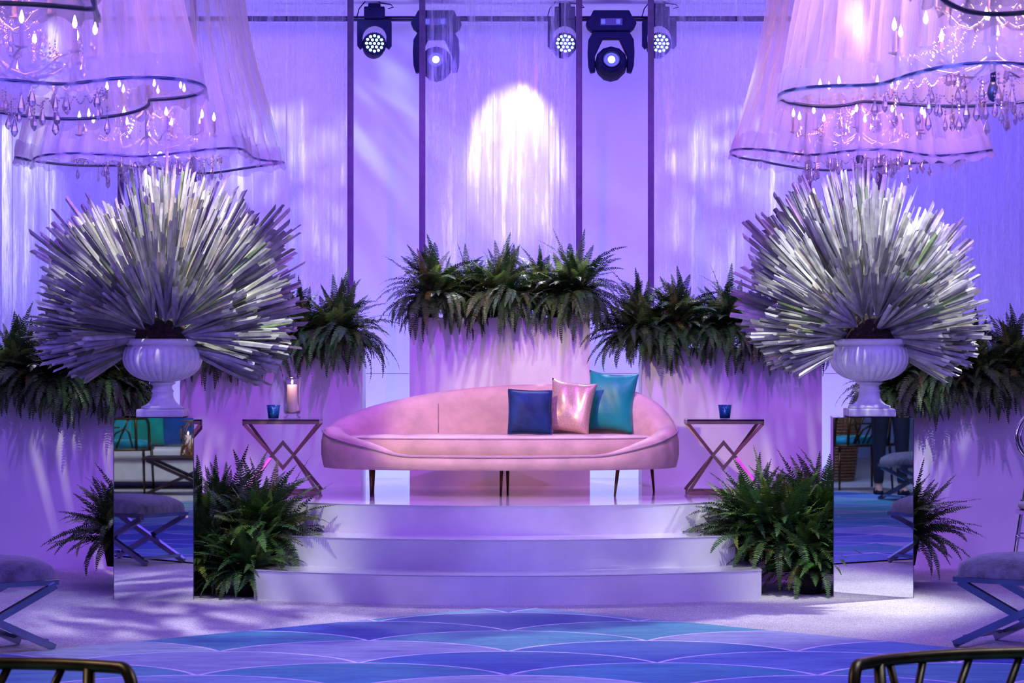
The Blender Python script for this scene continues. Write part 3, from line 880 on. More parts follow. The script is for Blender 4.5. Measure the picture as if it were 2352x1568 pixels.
fern(2075, 0, 16.95, 'fern on the carpet poking out right of the right pedestal', 1.0, 1, False, 5.0, G2, .28)

# ------------------------------------------------------------------ draped crystal chandeliers
drop = MB()
drop.lathe([(.0005, 0), (.009, .008), (.0135, .02), (.010, .035), (.004, .052), (.0005, .062)], 6, (0, 0, -.09), cap=False)
for k in range(3): drop.lathe([(.0004, -.006), (.0055, 0), (.0004, .006)], 6, (0, 0, -.022 + k * .013), cap=False)
DROP = drop.mesh('crystal_drop', M['crystal'])
CANDLE = MB().lathe([(.011, 0), (.011, .09), (.004, .092)], 10).lathe([(.004, -.012), (.026, -.004), (.028, .0), (.012, .002)], 12).mesh('candle', M['velvet_seam'])
BULB = MB().lathe([(.0008, .092), (.009, .1), (.0105, .112), (.006, .13), (.0008, .146)], 10, cap=False).mesh('bulb', M['bulb'], True)
def chandelier(c, Rad, ph, amp, label, seed, ztop=3.95, crystals=True, lobes=5, tilt=0.0, flare=.34):
    rnd = random.Random(seed)
    t = thing('draped_chandelier', label, 'chandelier', c, 0, 'chandeliers in sheer draped skirts')
    z0 = c[2]; Ht = ztop - z0
    N = 440
    phs = [(rnd.randint(24, 44), rnd.uniform(0, 6.28), rnd.uniform(.5, 1)) for _ in range(4)]
    def rl(a): return Rad * (1 + amp * cos(lobes * (a - ph)))
    def pl(a): return sum(w * sin(n * a + p) for n, p, w in phs) / 2.2
    def wob(a): return .022 * sin(2 * a + seed) + .016 * sin(5 * a + seed * 2)
    def ring(q, z, extra=0, pamp=.014):
        f = (1 - flare) + flare * (1 - min(1, q)) ** 1.7
        out_ = []
        for i in range(N):
            a = 2 * pi * i / N
            base = rl(a) if q < .02 else Rad * (1 + amp * (1 - .5 * min(1, q * 2)) * cos(lobes * (a - ph)))
            r = base * f + pamp * pl(a) * (1 if q > .02 else .5) + extra
            out_.append((r * cos(a), r * sin(a), z + wob(a)))
        return out_
    dn = [.5 + .5 * sum(w * sin(n * (2 * pi * i / N) + p) for n, p, w in phs) / sum(w for _, _, w in phs) for i in range(N)]
    jit = [rnd.uniform(-.22, .22) for _ in range(N)]
    def dens(k, i):
        j = (k // 3) * 3
        return max(.15, min(2.0, .1 + 1.5 * dn[k] + jit[j] + .5 * jit[(k // 11) * 11] + jit[(k * 7 // 29) % N] * .5))
    def hemd(k, i): return .7 + .5 * dn[k] + jit[k // 4] * .6
    rows = [ring(q, q * Ht, 0, .016 + .034 * min(1, q * 4)) for q in (0.02, .06, .12, .2, .3, .42, .56, .72, .86, 1.0)]
    MB().rows(rows, coltint=dens).build('sheer_skirt', M['drape'], t, smooth=True, fix=False)
    top = [(x, y, z + .012 * sin(23 * 2 * pi * i / N + 3 * sin(6 * 2 * pi * i / N)) + .008 * sin(61 * 2 * pi * i / N)) for i, (x, y, z) in enumerate(ring(.1 * 1.05 / Ht, .105, .006, .03))]
    MB().rows([ring(0, .0, .004, .008), ring(0.03, .05, .006, .02), top], coltint=hemd).build('hem_band', M['hem'], t, smooth=True, fix=False)
    ru = [ring(0, .012, .006, .01)]
    low = []
    for i in range(N):
        a = 2 * pi * i / N; r = rl(a) + .012 + .012 * pl(a * 1.7)
        low.append((r * cos(a), r * sin(a), wob(a) - .034 - .012 * sin(37 * a + 2 * sin(5 * a))))
    MB().rows(ru + [low], coltint=hemd).build('ruffle', M['hem'], t, smooth=True, fix=False)
    MB().tube([((rl(a)) * cos(a), (rl(a)) * sin(a), .008 + wob(a)) for a in [2 * pi * i / 160 for i in range(160)]], .0075, 8, closed=True).build('hoop', M['hoop'], t, smooth=True)
    # crystal candelabra inside
    MB().tube([(0, 0, .0), (0, 0, Ht)], .012, 10).lathe([(.002, -.035), (.018, -.025), (.026, 0), (.02, .03), (.012, .05)], 16).build('stem', M['hoop'], t, smooth=True)
    specs = [(.42, 10, .17, 0.1), (.25, 7, .36, .5)]
    for rr, n, zz, p0 in specs:
        for k in range(n):
            a = p0 + 2 * pi * k / n + rnd.uniform(-.05, .05)
            pts = [(cos(a) * rr * q, sin(a) * rr * q, zz - .09 * sin(pi * min(1, q * 1.15)) + .0 * q) for q in (0.02, .2, .4, .6, .8, 1.0)]
            arm = MB().tube(pts, .006, 6).build('arm', M['crystal'], t, smooth=True)
            zt = pts[-1][2]
            o = link('candle', CANDLE, t); o.location = (pts[-1][0], pts[-1][1], zt)
            bb = link('bulb', BULB, o)
    if crystals:
        def hang(x, y, z, s):
            o = link('crystal_drop', DROP, t); o.location = (x, y, z); o.scale = (s, s, s * rnd.uniform(.9, 1.25)); o.rotation_euler = (0, 0, rnd.uniform(0, 6))
        for k in range(60):
            a = rnd.uniform(0, 2 * pi); r = rnd.choice((.16, .26, .36, .46)) * rnd.uniform(.9, 1.1)
            hang(r * cos(a), r * sin(a), -.0 + rnd.uniform(-.05, .06), rnd.uniform(.8, 1.25))
        for k in range(38):
            a = rnd.uniform(0, 2 * pi); r = rnd.choice((.2, .42, .42)) * rnd.uniform(.85, 1.05)
            hang(r * cos(a), r * sin(a), rnd.uniform(.12, .34), rnd.uniform(.8, 1.2))
        ch = MB()
        for k in range(26):
            a = 2 * pi * k / 26 + rnd.uniform(-.1, .1); r1 = rnd.uniform(.3, .44); zt = rnd.uniform(.5, .8)
            for j in range(18):
                q = j / 17; r = .06 + (r1 - .06) * q; z = zt * (1 - q) + .14 * q - .16 * sin(pi * q)
                s = .0075
                p = Vector((r * cos(a), r * sin(a), z))
                ch.add([p + Vector(v) * s for v in ((1, 0, 0), (-1, 0, 0), (0, 1, 0), (0, -1, 0), (0, 0, 1), (0, 0, -1))], [(0, 2, 4), (2, 1, 4), (1, 3, 4), (3, 0, 4), (2, 0, 5), (1, 2, 5), (3, 1, 5), (0, 3, 5)])
        for k in range(40):
            a = 2 * pi * k / 40; r = .47
            for j in range(9):
                p = Vector((r * cos(a + j * .017), r * sin(a + j * .017), .03 - .03 * sin(pi * j / 8)))
                ch.add([p + Vector(v) * .005 for v in ((1, 0, 0), (-1, 0, 0), (0, 1, 0), (0, -1, 0), (0, 0, 1), (0, 0, -1))], [(0, 2, 4), (2, 1, 4), (1, 3, 4), (3, 0, 4), (2, 0, 5), (1, 2, 5), (3, 1, 5), (0, 3, 5)])
        o = ch.build('bead_chains', M['crystal'], t, fix=False); o['kind'] = 'stuff'
    return t
chandelier((-2.16, 11.6, 2.5), .8, R(62), .13, 'draped chandelier with bluish skirt nearest at the upper left, its crystals hanging low', 2, flare=.2)
chandelier((2.02, 11.7, 2.52), .8, R(35), .12, 'larger, nearer draped chandelier at the upper right, with pink and pale blue skirt', 5, flare=.2)
chandelier((-2.3, 17.55, 2.61), .8, R(20), .1, 'lilac draped chandelier behind the left palm arrangement', 9)
chandelier((2.19, 17.55, 2.63), .76, R(48), .1, 'pink-lilac draped chandelier behind the right palm arrangement', 14)
chandelier((-1.92, 7.7, 2.47), .8, R(45), .06, 'draped chandelier of which only a dark ruffle shows in the top left corner', 17, crystals=False)
chandelier((1.82, 7.5, 2.475), .8, R(40), .06, 'draped chandelier of which only the hoop shows in the top right corner', 19, crystals=False)

# ------------------------------------------------------------------ stools, chairs
def stool_proto(label, loc, rz):
    t = thing('bench_stool', label, 'stool', loc, rz, 'hide-topped stools with crossed legs')
    Lh, Wh, zt = .34, .21, .345
    rows = []
    for q, z in ((1.0, zt), (1.0, zt + .012), (.995, zt + .03), (.97, zt + .055), (.9, zt + .082), (.75, zt + .1), (.4, zt + .112), (.02, zt + .114)):
        rr = []
        for i in range(64):
            a = 2 * pi * i / 64; n = 5 if q > .9 else 3.2
            c, s = cos(a), sin(a)
            rr.append((Lh * 1.06 * q * math.copysign(abs(c) ** (2 / n), c), Wh * 1.06 * q * math.copysign(abs(s) ** (2 / n), s), z))
        rows.append(rr)
    b = MB().rows(rows); b.add(rows[0], [tuple(range(64))]); b.build('seat_pad', M['fur'], t, smooth=True)
    fr = MB()
    for s in (-1, 1):
        fr.box((0, s * (Wh - .018), zt - .014), (2 * Lh, .036, .027)); fr.box((s * (Lh - .018), 0, zt - .014), (.036, 2 * Wh - .073, .027))
    fr.build('seat_frame', M['steel'], t, bevel=.002)
    for s in (-1, 1):
        y = s * (Wh - .02)
        MB().bar((-Lh + .02, y - s * .016, zt - .028), (Lh - .01, y - s * .016, .016), .034, .03, (0, 1, 0)).build('leg', M['steel'], t)
        MB().bar((Lh - .02, y + s * .015, zt - .028), (-Lh + .01, y + s * .015, .016), .034, .03, (0, 1, 0)).build('leg', M['steel'], t)
    for s in (-1, 1):
        MB().bar((s * (Lh - .05), -Wh + .04, .05), (s * (Lh - .05), Wh - .04, .05), .03, .018).build('stretcher', M['steel'], t)
    return t
st1 = stool_proto('grey hide stool with crossed metal legs at the left frame edge', (-2.56, 13.27, 0), R(38))
def place(o, loc, rz, label):
    c = copy_tree(o); c.location = loc; c.rotation_euler = (0, 0, rz); c['label'] = label; return c
st2 = place(st1, (2.53, 13.45, 0), R(-38), 'grey hide stool with crossed metal legs at the right frame edge')
place(st1, (2.35, 6.2, 0), R(-30), 'grey hide stool behind the dark-dressed person, seen only in the right mirror')

def fret_chair(label, loc, rz):
    t = thing('fretwork_chair', label, 'chair', loc, rz, 'aged brass fretwork chairs')
    # back faces -y, seat toward +y
    def bk(u, z):  # curved back surface, u in -1..1
        a = u * 1.0
        return Vector((.34 * sin(a) / sin(1.0), -.22 + .13 * (1 - cos(a)) / (1 - cos(1.0)) * .9 - .12 * (z - .44), z))
    zt = .742
    pts = []
    for i in range(9): pts.append(bk(-1.0, .44 + (zt - .09 - .44) * i / 8))
    for i in range(1, 7):
        q = i / 6; pts.append(bk(-1 + .13 * (1 - cos(q * pi / 2)), zt - .09 + .09 * sin(q * pi / 2)))
    for i in range(1, 24): pts.append(bk(-.87 + 1.74 * i / 24, zt + .018 * sin(pi * i / 24) * 0))
    for i in range(6, -1, -1):
        q = i / 6; pts.append(bk(1 - .13 * (1 - cos(q * pi / 2)), zt - .09 + .09 * sin(q * pi / 2)))
    for i in range(7, -1, -1): pts.append(bk(1.0, .44 + (zt - .09 - .44) * i / 8))
    MB().tube(pts, .0145, 10).build('back_frame', M['brass'], t, smooth=True)
    for u in (-.6, .6):
        MB().tube([bk(u, .44), bk(u, zt)], .014, 8).build('back_post', M['brass'], t, smooth=True)
    fr = MB()
    for u0, u1 in ((-.42, -.1), (-.1, .22), (.5, .3), (.22, .45)):
        fr.tube([bk(u0, zt - .005), bk((u0 + u1) / 2, (zt + .46) / 2), bk(u1, .46)], .0095, 8)
    for u0, u1 in ((.42, .02), (.1, -.3), (-.5, -.35)):
        fr.tube([bk(u0, .46), bk((u0 + u1) / 2, .6), bk(u1, zt - .1)], .0095, 8)
    fr.tube([bk(-.6 + 1.2 * i / 12, zt - .085) for i in range(4, 13)], .009, 8)
    fr.build('fretwork', M['brass'], t, smooth=True)
    MB().tube([bk(-1 + 2 * i / 16, .44) for i in range(17)] + [Vector((.3, .27, .44)), Vector((-.3, .27, .44))], .013, 8, closed=True).build('seat_rail', M['brass'], t, smooth=True)
    rows = []
    for q, z in ((.9, .445), (1, .46), (1, .5), (.93, .52), (.5, .53), (.02, .532)):
        rr = []
        for i in range(40):
            a = 2 * pi * i / 40; c, s = cos(a), sin(a)
            rr.append((.31 * q * math.copysign(abs(c) ** .6, c), .05 + .21 * q * math.copysign(abs(s) ** .6, s), z))
        rows.append(rr)
    MB().rows(rows).build('seat_pad', M['turq'], t, smooth=True)
    for x, y in ((-.28, -.1), (.28, -.1), (-.28, .26), (.28, .26)):
        MB().tube([(x, y, .43), (x * 1.06, y + (.03 if y > 0 else -.03), 0.004)], [.014, .011], 8).build('leg', M['brass'], t, smooth=True)
    return t
fc = fret_chair('aged brass fretwork chair whose back rail shows at the bottom right corner', (1.13, 6.25, .009), R(203))
place(fc, (-1.18, 6.06, .009), R(180), 'aged brass fretwork chair whose back rail shows at the bottom left corner')
place(fc, (1.75, 4.5, .016), R(150), 'aged brass fretwork chair with turquoise pad, seen only in the right mirror')
place(fc, (-3.82, 5.0, .0), R(185), 'aged brass fretwork chair with turquoise pad, seen only in the left mirror')

# chrome ballroom chair at the right edge
t = thing('ballroom_chair', 'chrome ballroom chair with a round hoop back at the right frame edge', 'chair', (3.27, 16.75, 0), R(6))
MB().tube([(.205 * cos(a), .13 + .02 * sin(a), .9 + .17 * sin(a)) for a in [2 * pi * i / 48 for i in range(48)]], .013, 10, closed=True).build('back_hoop', M['chrome'], t, smooth=True)
MB().tube([(.18 * cos(a), .128 + .02 * sin(a), .9 + .145 * sin(a)) for a in [2 * pi * i / 48 for i in range(48)]], .006, 8, closed=True).build('inner_hoop', M['chrome'], t, smooth=True)
for s in (-1, 1):
    pts = [(s * .1, .13, .745), (s * .15, .125, .6), (s * .18, .12, .44), (s * .21, .14, .2), (s * .25, .17, .004)]
    lg = MB().tube(pts, .012, 10)
    for z, x in ((.52, .166), (.3, .197), (.16, .22)): lg.lathe([(.012, -.012), (.0165, -.006), (.0165, .006), (.012, .012)], 12, (s * x, .13, z))
    lg.build('rear_leg', M['chrome'], t, smooth=True)
    MB().tube([(s * .19, -.2, .44), (s * .2, -.22, .004)], .011, 10).build('front_leg', M['chrome'], t, smooth=True)
    MB().tube([(s * .2, -.2, .3), (s * .197, .13, .3)], .006, 8).build('side_rung', M['chrome'], t, smooth=True)
for z in (.2, .32): MB().tube([(-.2, .14, z), (.2, .14, z)], .006, 8).build('cross_rung', M['chrome'], t, smooth=True)
MB().tube([(0, .13, .73), (0, .12, .46)], .007, 8).build('back_spindle', M['chrome'], t, smooth=True)
MB().box((0, -.04, .452), (.42, .38, .03)).build('seat', M['chrome'], t, bevel=.01)
MB().box((0, -.04, .492), (.4, .36, .045)).build('seat_cushion', M['white_seat'], t, bevel=.018, seg=3)

# ------------------------------------------------------------------ lounge behind the camera, seen in the mirrors
t = thing('lounge_sofa', 'white lounge sofa seen in the left mirror', 'sofa', (-3.5, 3.7, 0))
MB().box((0, 0, .2), (2.6, .8, .24)).build('base', M['white_seat'], t, bevel=.02)
MB().box((0, .06, .36), (2.56, .78, .1)).build('seat', M['white_seat'], t, bevel=.03, seg=3)
MB().box((0, -.34, .62), (2.6, .16, .62)).build('backrest', M['white_seat'], t, bevel=.03, seg=3)
for x in (-1.2, 1.2):
    for y in (-.33, .33): MB().box((x, y, .04), (.06, .06, .08)).build('foot', M['black'], t)
for nm, lab, mt, x, s in (('throw_pillow', 'dark teal pillow on the lounge sofa in the left mirror', 'teal', -3.72, .46), ('throw_pillow', 'royal blue pillow on the lounge sofa in the left mirror', 'blue', -3.36, .42), ('throw_pillow', 'turquoise pillow on the lounge sofa in the left mirror', 'turq', -4.0, .5)):
    pillow(nm, lab, M[mt], s, s * 1.05, .16, (x, 3.62, .415), (R(16), 0, R(180)), seed=4)
t = thing('coffee_table', 'dark low coffee table with crossed legs seen in the left mirror', 'table', (-3.15, 5.0, .0))
MB().box((0, 0, .355), (.8, .5, .03)).build('table_top', M['dark_wood'], t, bevel=.004)
for s in (-1, 1):
    MB().bar((-.36, s * .2, .34), (.36, s * .2, .02), .03, .04, (0, 1, 0)).build('leg', M['dark_wood'], t)
    MB().bar((.36, s * .155, .34), (-.36, s * .155, .02), .03, .04, (0, 1, 0)).build('leg', M['dark_wood'], t)
t = thing('lattice_lantern', 'copper wire lattice lantern with lit candles on the coffee table in the left mirror', 'lantern', (-3.12, 4.86, .37))
rnd = random.Random(3); b = MB()
for k in range(26):
    a = rnd.uniform(0, 6.28); z = rnd.uniform(.0, .3); pts = []
    for j in range(6):
        pts.append((.1 * cos(a), .1 * sin(a), z)); a += rnd.uniform(-.5, .5); z = min(.34, max(.004, z + rnd.uniform(-.09, .09)))
    b.tube(pts, .006, 6)
for z in (.006, .34): b.tube([(.1 * cos(q), .1 * sin(q), z) for q in [2 * pi * i / 24 for i in range(24)]], .006, 6, closed=True)
b.build('lattice', M['wicker'], t, smooth=True)
for x, hh in ((-.03, .2), (.035, .17)):
    o = MB().lathe([(.03, .01), (.03, hh)], 16, (x, 0, 0)).build('candle', M['candle'], t, smooth=True)
    MB().lathe([(0, hh), (.008, hh + .012), (.006, hh + .03), (0, hh + .04)], 10, (x, 0, 0), cap=False).build('flame', M['glow'], o, smooth=True)
def wicker_chair():
    t = thing('wicker_armchair', 'copper wicker tub chair seen in the right mirror', 'chair', (1.35, 2.6, 0), R(200))
    b = MB()
    for j in range(26):
        z = .04 + j * .033; r = .3 + .1 * (z / .9)
        pts = []
        for i in range(50):
            a = -.9 + (pi + 1.8) * i / 49
            pts.append((r * cos(a), r * sin(a), z * (1 if z < .5 else 1) + .004 * sin(i * pi)))
        b.tube(pts, .012, 5)
    for i in range(18):
        a = -.9 + (pi + 1.8) * i / 17
        b.tube([(.29 * cos(a), .29 * sin(a), .01), (.405 * cos(a), .405 * sin(a), .9)], .008, 5)
    b.build('woven_shell', M['wicker'], t, smooth=True)
    MB().lathe([(.28, .34), (.29, .36), (.29, .42), (.26, .44), (.01, .445)], 32).build('seat_cushion', M['blue'], t, smooth=True)
wicker_chair()
def person():
    t = thing('person', 'standing person in dark trousers and a navy shirt, seen only in the right mirror', 'person', (2.06, 5.25, 0), R(170))
    V = []; E = []; Rr = []
    def v(p, r, par=None):
        V.append(p); Rr.append(r)
        if par is not None: E.append((par, len(V) - 1))
        return len(V) - 1
    pel = v((0, 0, .95), .15)
    sp = v((0, .01, 1.12), .135, pel); chest = v((0, .01, 1.3), .155, sp); up = v((0, 0, 1.43), .12, chest); nk = v((0, -.0, 1.5), .047, up); hd0 = v((0, -.015, 1.585), .062, nk); hd1 = v((0, -.02, 1.66), .098, hd0); hd2 = v((0, -.01, 1.745), .075, hd1)
    for s in (-1, 1):
        hip = v((s * .095, 0, .9), .095, pel); kn = v((s * .11, -.01, .49), .062, hip); an = v((s * .115, .015, .09), .042, kn); he = v((s * .117, -.02, .045), .042, an); to = v((s * .13, -.15, .035), .033, he)
        sh = v((s * .175, .01, 1.41), .07, up); el = v((s * .25, .05, 1.13), .046, sh); wr = v((s * .2, -.11, .93), .031, el); pa = v((s * .19, -.15, .88), .036, wr)
        for k, (dx, l) in enumerate(((-.024, .06), (-.008, .072), (.008, .068), (.024, .055))):
            k1 = v((s * .19 + dx, -.18, .85), .0105, pa); v((s * .19 + dx, -.178, .85 - l), .009, k1)
        th = v((s * .16, -.17, .875), .011, pa); v((s * .145, -.19, .84), .0095, th)
    me = bpy.data.meshes.new('body'); me.from_pydata(V, E, []); me.update()
    o = link('body', me, t); me.materials.append(M['skin'])
    sk = o.modifiers.new('skin', 'SKIN'); sk.use_smooth_shade = True
    for i, r in enumerate(Rr): me.skin_vertices[0].data[i].radius = (r, r * (.85 if r > .1 else 1))
    me.skin_vertices[0].data[0].use_root = True
    o.modifiers.new('sub', 'SUBSURF').render_levels = 2
    # clothes: skin-grown shells a little larger
    def cloth(name, idx, edges, grow, mat):
        vv = [V[i] for i in idx]; mp = {i: k for k, i in enumerate(idx)}
        m2 = bpy.data.meshes.new(name); m2.from_pydata(vv, [(mp[a], mp[b]) for a, b in edges if a in mp and b in mp], []); m2.update()
        oo = link(name, m2, t); m2.materials.append(mat); oo.modifiers.new('skin', 'SKIN').use_smooth_shade = True
        for k, i in enumerate(idx):
            if i == nk: grow_ = 1.04
            elif name == 'trousers' and i == sp: grow_ = 1.12
            else: grow_ = grow
            m2.skin_vertices[0].data[k].radius = (Rr[i] * grow_, Rr[i] * grow_ * (.85 if Rr[i] > .1 else 1))
        m2.skin_vertices[0].data[0].use_root = True
        oo.modifiers.new('sub', 'SUBSURF').render_levels = 2
    legs = [pel, sp] + [i for i in range(len(V)) if V[i][2] < .92 and V[i][2] > .06 and Rr[i] >= .042 and abs(V[i][0]) < .14]
    cloth('trousers', legs, E, 1.2, M['dark_cloth'])
    hem = len(V); V.append((0, 0, .89)); Rr.append(.152); E2 = [e for e in E if pel not in e] + [(sp, hem)]
    top = [hem, sp, chest, up, nk] + [i for i in range(len(V)) if V[i][2] > 1.1 and abs(V[i][0]) > .15]
    cloth('shirt', top, E2, 1.24, M['shirt'])
    sho = MB()
    for s in (-1, 1):
        sho.lathe([(.03, 0), (.05, .004), (.05, .03), (.042, .07), (.03, .09)], 16, (s * .117, -.0, 0)); sho.lathe([(.03, 0), (.048, .004), (.046, .03), (.03, .055), (.002, .06)], 16, (s * .127, -.11, 0))
    sho.build('shoes', M['black'], t, smooth=True)
    MB().lathe([(.09, 1.66), (.106, 1.7), (.1, 1.75), (.07, 1.8), (.002, 1.825)], 20, (0, .012, 0), cap=False).build('hair', M['hair'], t, smooth=True)
    f = MB()
    for s in (-1, 1): f.lathe([(.0, -.008), (.012, 0), (0, .008)], 10, (s * .035, -.107, 1.675), cap=False)
    f.build('eyes', M['black'], t, smooth=True)
    MB().lathe([(.016, -.02), (.012, 0), (.004, .03)], 8, (0, -.118, 1.645)).build('nose', M['skin'], t, smooth=True)
    MB().box((0, -.105, 1.605), (.045, .012, .01)).build('mouth', M['velvet_seam'], t, bevel=.004)
person()

# ------------------------------------------------------------------ lights
def aim(o, tgt):
    o.rotation_euler = (Vector(tgt) - o.location).to_track_quat('-Z', 'Y').to_euler()
def area(loc, tgt, col, p, sx, sy):
    l = bpy.data.lights.new('area_light', 'AREA'); l.shape = 'RECTANGLE'; l.size = sx; l.size_y = sy; l.energy = p; l.color = col
    o = bpy.data.objects.new('area_light', l); COL.objects.link(o); o.location = loc; aim(o, tgt); return o
def spot(loc, tgt, col, p, ang, blend=.4, size=.05, gobo=None):
    l = bpy.data.lights.new('spot_light', 'SPOT'); l.energy = p; l.color = col; l.spot_size = R(ang); l.spot_blend = blend; l.shadow_soft_size = size; l.specular_factor = .2 if col[1] < .25 else .8
    o = bpy.data.objects.new('spot_light', l); COL.objects.link(o); o.location = loc; aim(o, tgt)
    if gobo:
        sc, rot, lo, hi, sx, sy = gobo
        l.use_nodes = True; t = NT(l.node_tree); l.node_tree.nodes.clear()
        v = t.n('ShaderNodeMapping', {'Vector': t.n('ShaderNodeTexCoord').outputs['Normal'], 'Rotation': (0, 0, rot)}).outputs[0]
        v = t.n('ShaderNodeMapping', {'Vector': v, 'Scale': (sx, sy, 1)}).outputs[0]
        nz = t.noise(v, sc, 2, .5, .3)
        f = t.ramp(nz, [(lo, (0, 0, 0)), (hi, (1, 1, 1))])
        e = t.n('ShaderNodeEmission', {'Color': (1, 1, 1), 'Strength': f})
        oo = t.n('ShaderNodeOutputLight'); t.link(e.outputs[0], oo.inputs[0])
    return o
VIO = (.19, .09, 1)
# wall wash from above and from behind the planters
area((0, 19.6, 3.85), (0, 21, 1.6), (.16, .085, 1), 150, 7, .3)
area((0, 20.1, .15), (0, 21, 1.3), (.33, .4, 1), 70, 7, .3)
area((0, 20.3, 3.2), (0, 20.6, 3.95), (.6, .28, .95), 4.5, 7, .2)
spot((-1.6, 19.7, 3.8), (.8, 21, 2.0), (.3, .45, 1), 130, 95, .5, .03, (3.2, R(25), .4, .75, .45, 3.2))
# front fill
area((0, 9.5, 3.8), (0, 18, 1.2), VIO, 260, 7, 1.2)
area((-4.5, 13.5, 3.6), (-1, 18, .8), VIO, 70, 2, 1)
area((4.5, 13.5, 3.6), (1, 18, .8), VIO, 70, 2, 1)
# planters: magenta gobo from above the front
spot((-.1, 17.4, 3.92), (-.05, 18.62, 1.55), (1, .26, .5), 150, 34, .5, .03, (9, 0, .4, .62, 1, 1))
spot((0, 15.5, 3.85), (0, 18.6, 1.0), (.45, .05, 1), 340, 80, .5, .03).data.specular_factor = .01
spot((-2.2, 15.6, 3.85), (-2.2, 18.4, .9), (.3, .11, 1), 230, 60, .6, .03).data.specular_factor = .02
spot((2.4, 15.6, 3.85), (2.2, 18.4, .9), (.42, .2, 1), 280, 60, .6, .03).data.specular_factor = .02
# sofa key, warm, from the front left
spot((-2.3, 12.9, 3.8), (.1, 17.7, .95), (1, .74, .4), 760, 19, .35, .06)
spot((1.6, 11.8, 3.0), (.0, 17.2, .85), (1, .72, .45), 170, 17, .6, .08)  # added warm fill from the front right, brightens the sofa's front
# palm spots, white, from overhead and from the sides
spot((-1.75, 14.75, 3.93), (-2.06, 16.35, 1.95), (1, .95, .8), 560, 29, .5, .03)
spot((-3.3, 17.9, 3.7), (-2.1, 16.2, 1.9), (.9, .95, 1), 120, 48, .6, .04)
spot((3.9, 17.2, 3.2), (2.45, 16.25, 1.65), (.98, 1, .92), 900, 42, .6, .04)
spot((2.0, 14.75, 3.93), (2.08, 16.4, 1.95), (.95, 1, .92), 420, 29, .5, .03)
# soft white pools on the ferns
spot((.1, 16.9, 3.9), (.0, 18.7, 1.8), (1, 1, .8), 150, 30, .7, .04)
spot((-1.5, 14.9, 3.9), (-1.55, 16.5, .3), (.95, 1, .8), 420, 26, .8, .04)
spot((1.5, 14.9, 3.9), (1.6, 16.5, .3), (.95, 1, .8), 460, 26, .8, .04)
spot((-1.3, 17.0, 3.9), (-1.3, 18.7, 1.5), (.4, 1, .9), 80, 26, .7, .04)
spot((1.4, 17.0, 3.9), (1.3, 18.7, 1.5), (.6, 1, .85), 80, 26, .7, .04)
# curtain glow from behind
spot((.05, 20.0, 3.8), (.02, 19.25, 2.85), (1, .95, 1), 420, 31, .3, .05)
spot((.05, 20.4, 3.75), (.05, 19.25, 2.0), (.85, .8, 1), 300, 60, .8, .05, (8, 0, .42, .62, 2, .6))
spot((-3.5, 20.2, 3.6), (-3.55, 19.25, 2.5), (.9, .92, 1), 280, 40, .6, .05)
spot((-1.9, 20.3, 3.6), (-1.55, 19.25, 2.4), (.85, .9, 1), 300, 55, .6, .05, (9, R(30), .45, .65, 1, 2))
spot((1.7, 20.3, 3.6), (1.45, 19.25, 2.3), (.85, .92, 1), 300, 55, .6, .05, (9, R(-30), .45, .65, 1, 2))
# steps and carpet
spot((1.9, 11.5, 3.8), (.7, 16.1, .2), (.7, .75, 1), 170, 26, .7, .05, (4, R(20), .35, .65, 1, 2))
spot((-1.4, 11.6, 3.8), (-.7, 16.1, .2), (.35, .35, 1), 120, 24, .7, .05, (5, R(-30), .4, .65, 1, 2.5))
spot((2.2, 13.9, 3.85), (2.15, 15.75, 0), (1, 1, .88), 190, 24, .8, .05)
spot((-2.6, 13.4, 3.85), (-1.6, 14.9, 0), (.9, .85, 1), 560, 34, .8, .05, (6, R(40), .45, .62, 1, 3))
spot((0, 10.5, 3.8), (0, 14, 0), (.4, .36, 1), 420, 75, .8, .1, (3, R(30), .3, .7, 1, 2))
spot((0, 11.8, 2.6), (0, 15.6, .1), (.08, .1, 1), 110, 13, .9, .05)
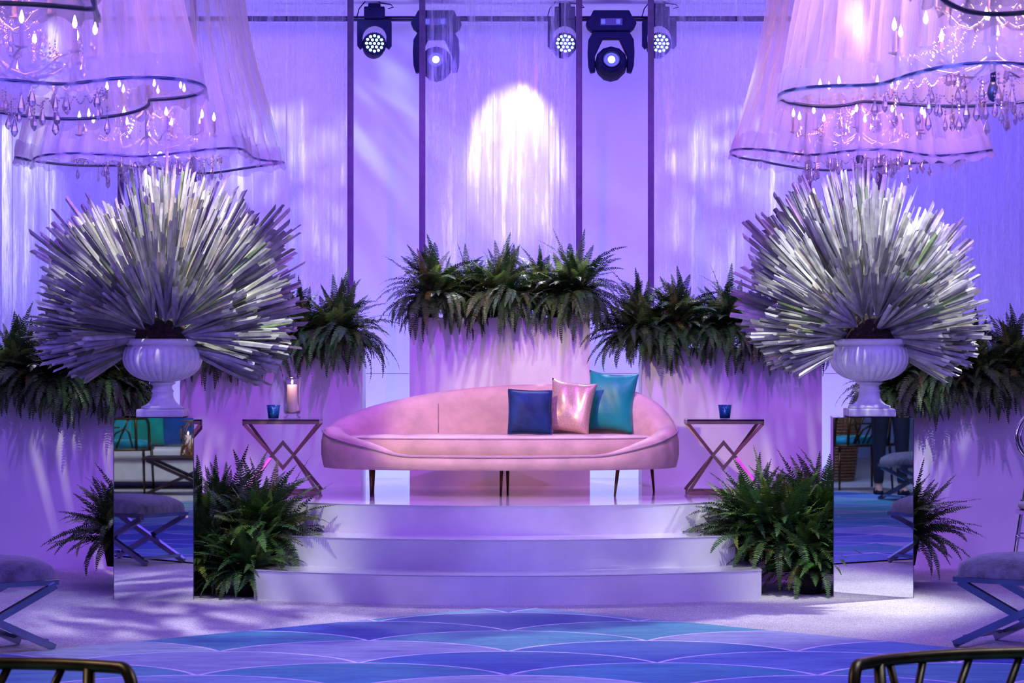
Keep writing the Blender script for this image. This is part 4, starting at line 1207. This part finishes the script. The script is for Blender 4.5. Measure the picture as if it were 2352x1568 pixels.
# lit chandeliers
for c, p, col in (((-2.16, 11.6, 2.95), 12, (1, .4, .35)), ((2.02, 11.7, 2.95), 46, (1, .45, .35)), ((-2.3, 17.55, 2.95), 5, (1, .5, .6)), ((2.19, 17.55, 2.95), 17, (1, .38, .6))):
    l = bpy.data.lights.new('chandelier_glow', 'POINT'); l.energy = p; l.color = col; l.shadow_soft_size = .15; l.specular_factor = .15
    o = bpy.data.objects.new('chandelier_glow', l); COL.objects.link(o); o.location = c
spot((-.2, 8.5, 3.7), (-1.9, 11.2, 2.7), (.2, .3, 1), 110, 36, .6, .1)
spot((.2, 8.5, 3.7), (1.7, 11.2, 2.6), (.25, .75, 1), 170, 34, .6, .1)
# lounge seen in the mirrors
area((-3.2, 6.5, 3.4), (-3.4, 3.8, .4), (.9, .95, 1), 60, 1.5, 1)
area((2, 6.5, 3.4), (1.8, 3, .4), (.35, .5, 1), 130, 1.5, 1)
pl = bpy.data.lights.new('candle_light', 'POINT'); pl.energy = 1.2; pl.color = (1, .55, .3); pl.shadow_soft_size = .02
o = bpy.data.objects.new('candle_light', pl); COL.objects.link(o); o.location = (at(671, 0, 17.68).x, 17.62, TZ + .29)

for k_ in ('flame', 'bulb', 'glow', 'led', 'led_base', 'beam', 'blue_lens', 'candle'): M[k_].cycles.emission_sampling = 'NONE'
w = bpy.data.worlds.new('world'); scn.world = w; w.use_nodes = True
w.node_tree.nodes['Background'].inputs[0].default_value = (.3, .22, 1, 1)
w.node_tree.nodes['Background'].inputs[1].default_value = .05

# ------------------------------------------------------------------ camera
cam = bpy.data.cameras.new('camera'); co = bpy.data.objects.new('camera', cam); COL.objects.link(co)
co.location = (0, 0, CAM_H); co.rotation_euler = (R(90), 0, 0)
cam.sensor_width = 36; cam.lens = 36 * F_PX / 2352; cam.clip_start = .2; cam.clip_end = 100
cam.dof.use_dof = True; cam.dof.focus_distance = 16.8; cam.dof.aperture_fstop = 16
scn.camera = co
scn.view_settings.view_transform = 'Standard'
scn.view_settings.look = 'None'
scn.view_settings.exposure = 0
cy = scn.cycles
cy.max_bounces = 5; cy.diffuse_bounces = 2; cy.glossy_bounces = 3; cy.transmission_bounces = 3; cy.transparent_max_bounces = 12
cy.use_adaptive_sampling = True; cy.adaptive_threshold = .1; cy.adaptive_min_samples = 16
cy.caustics_reflective = False; cy.caustics_refractive = False
cy.sample_clamp_indirect = 4
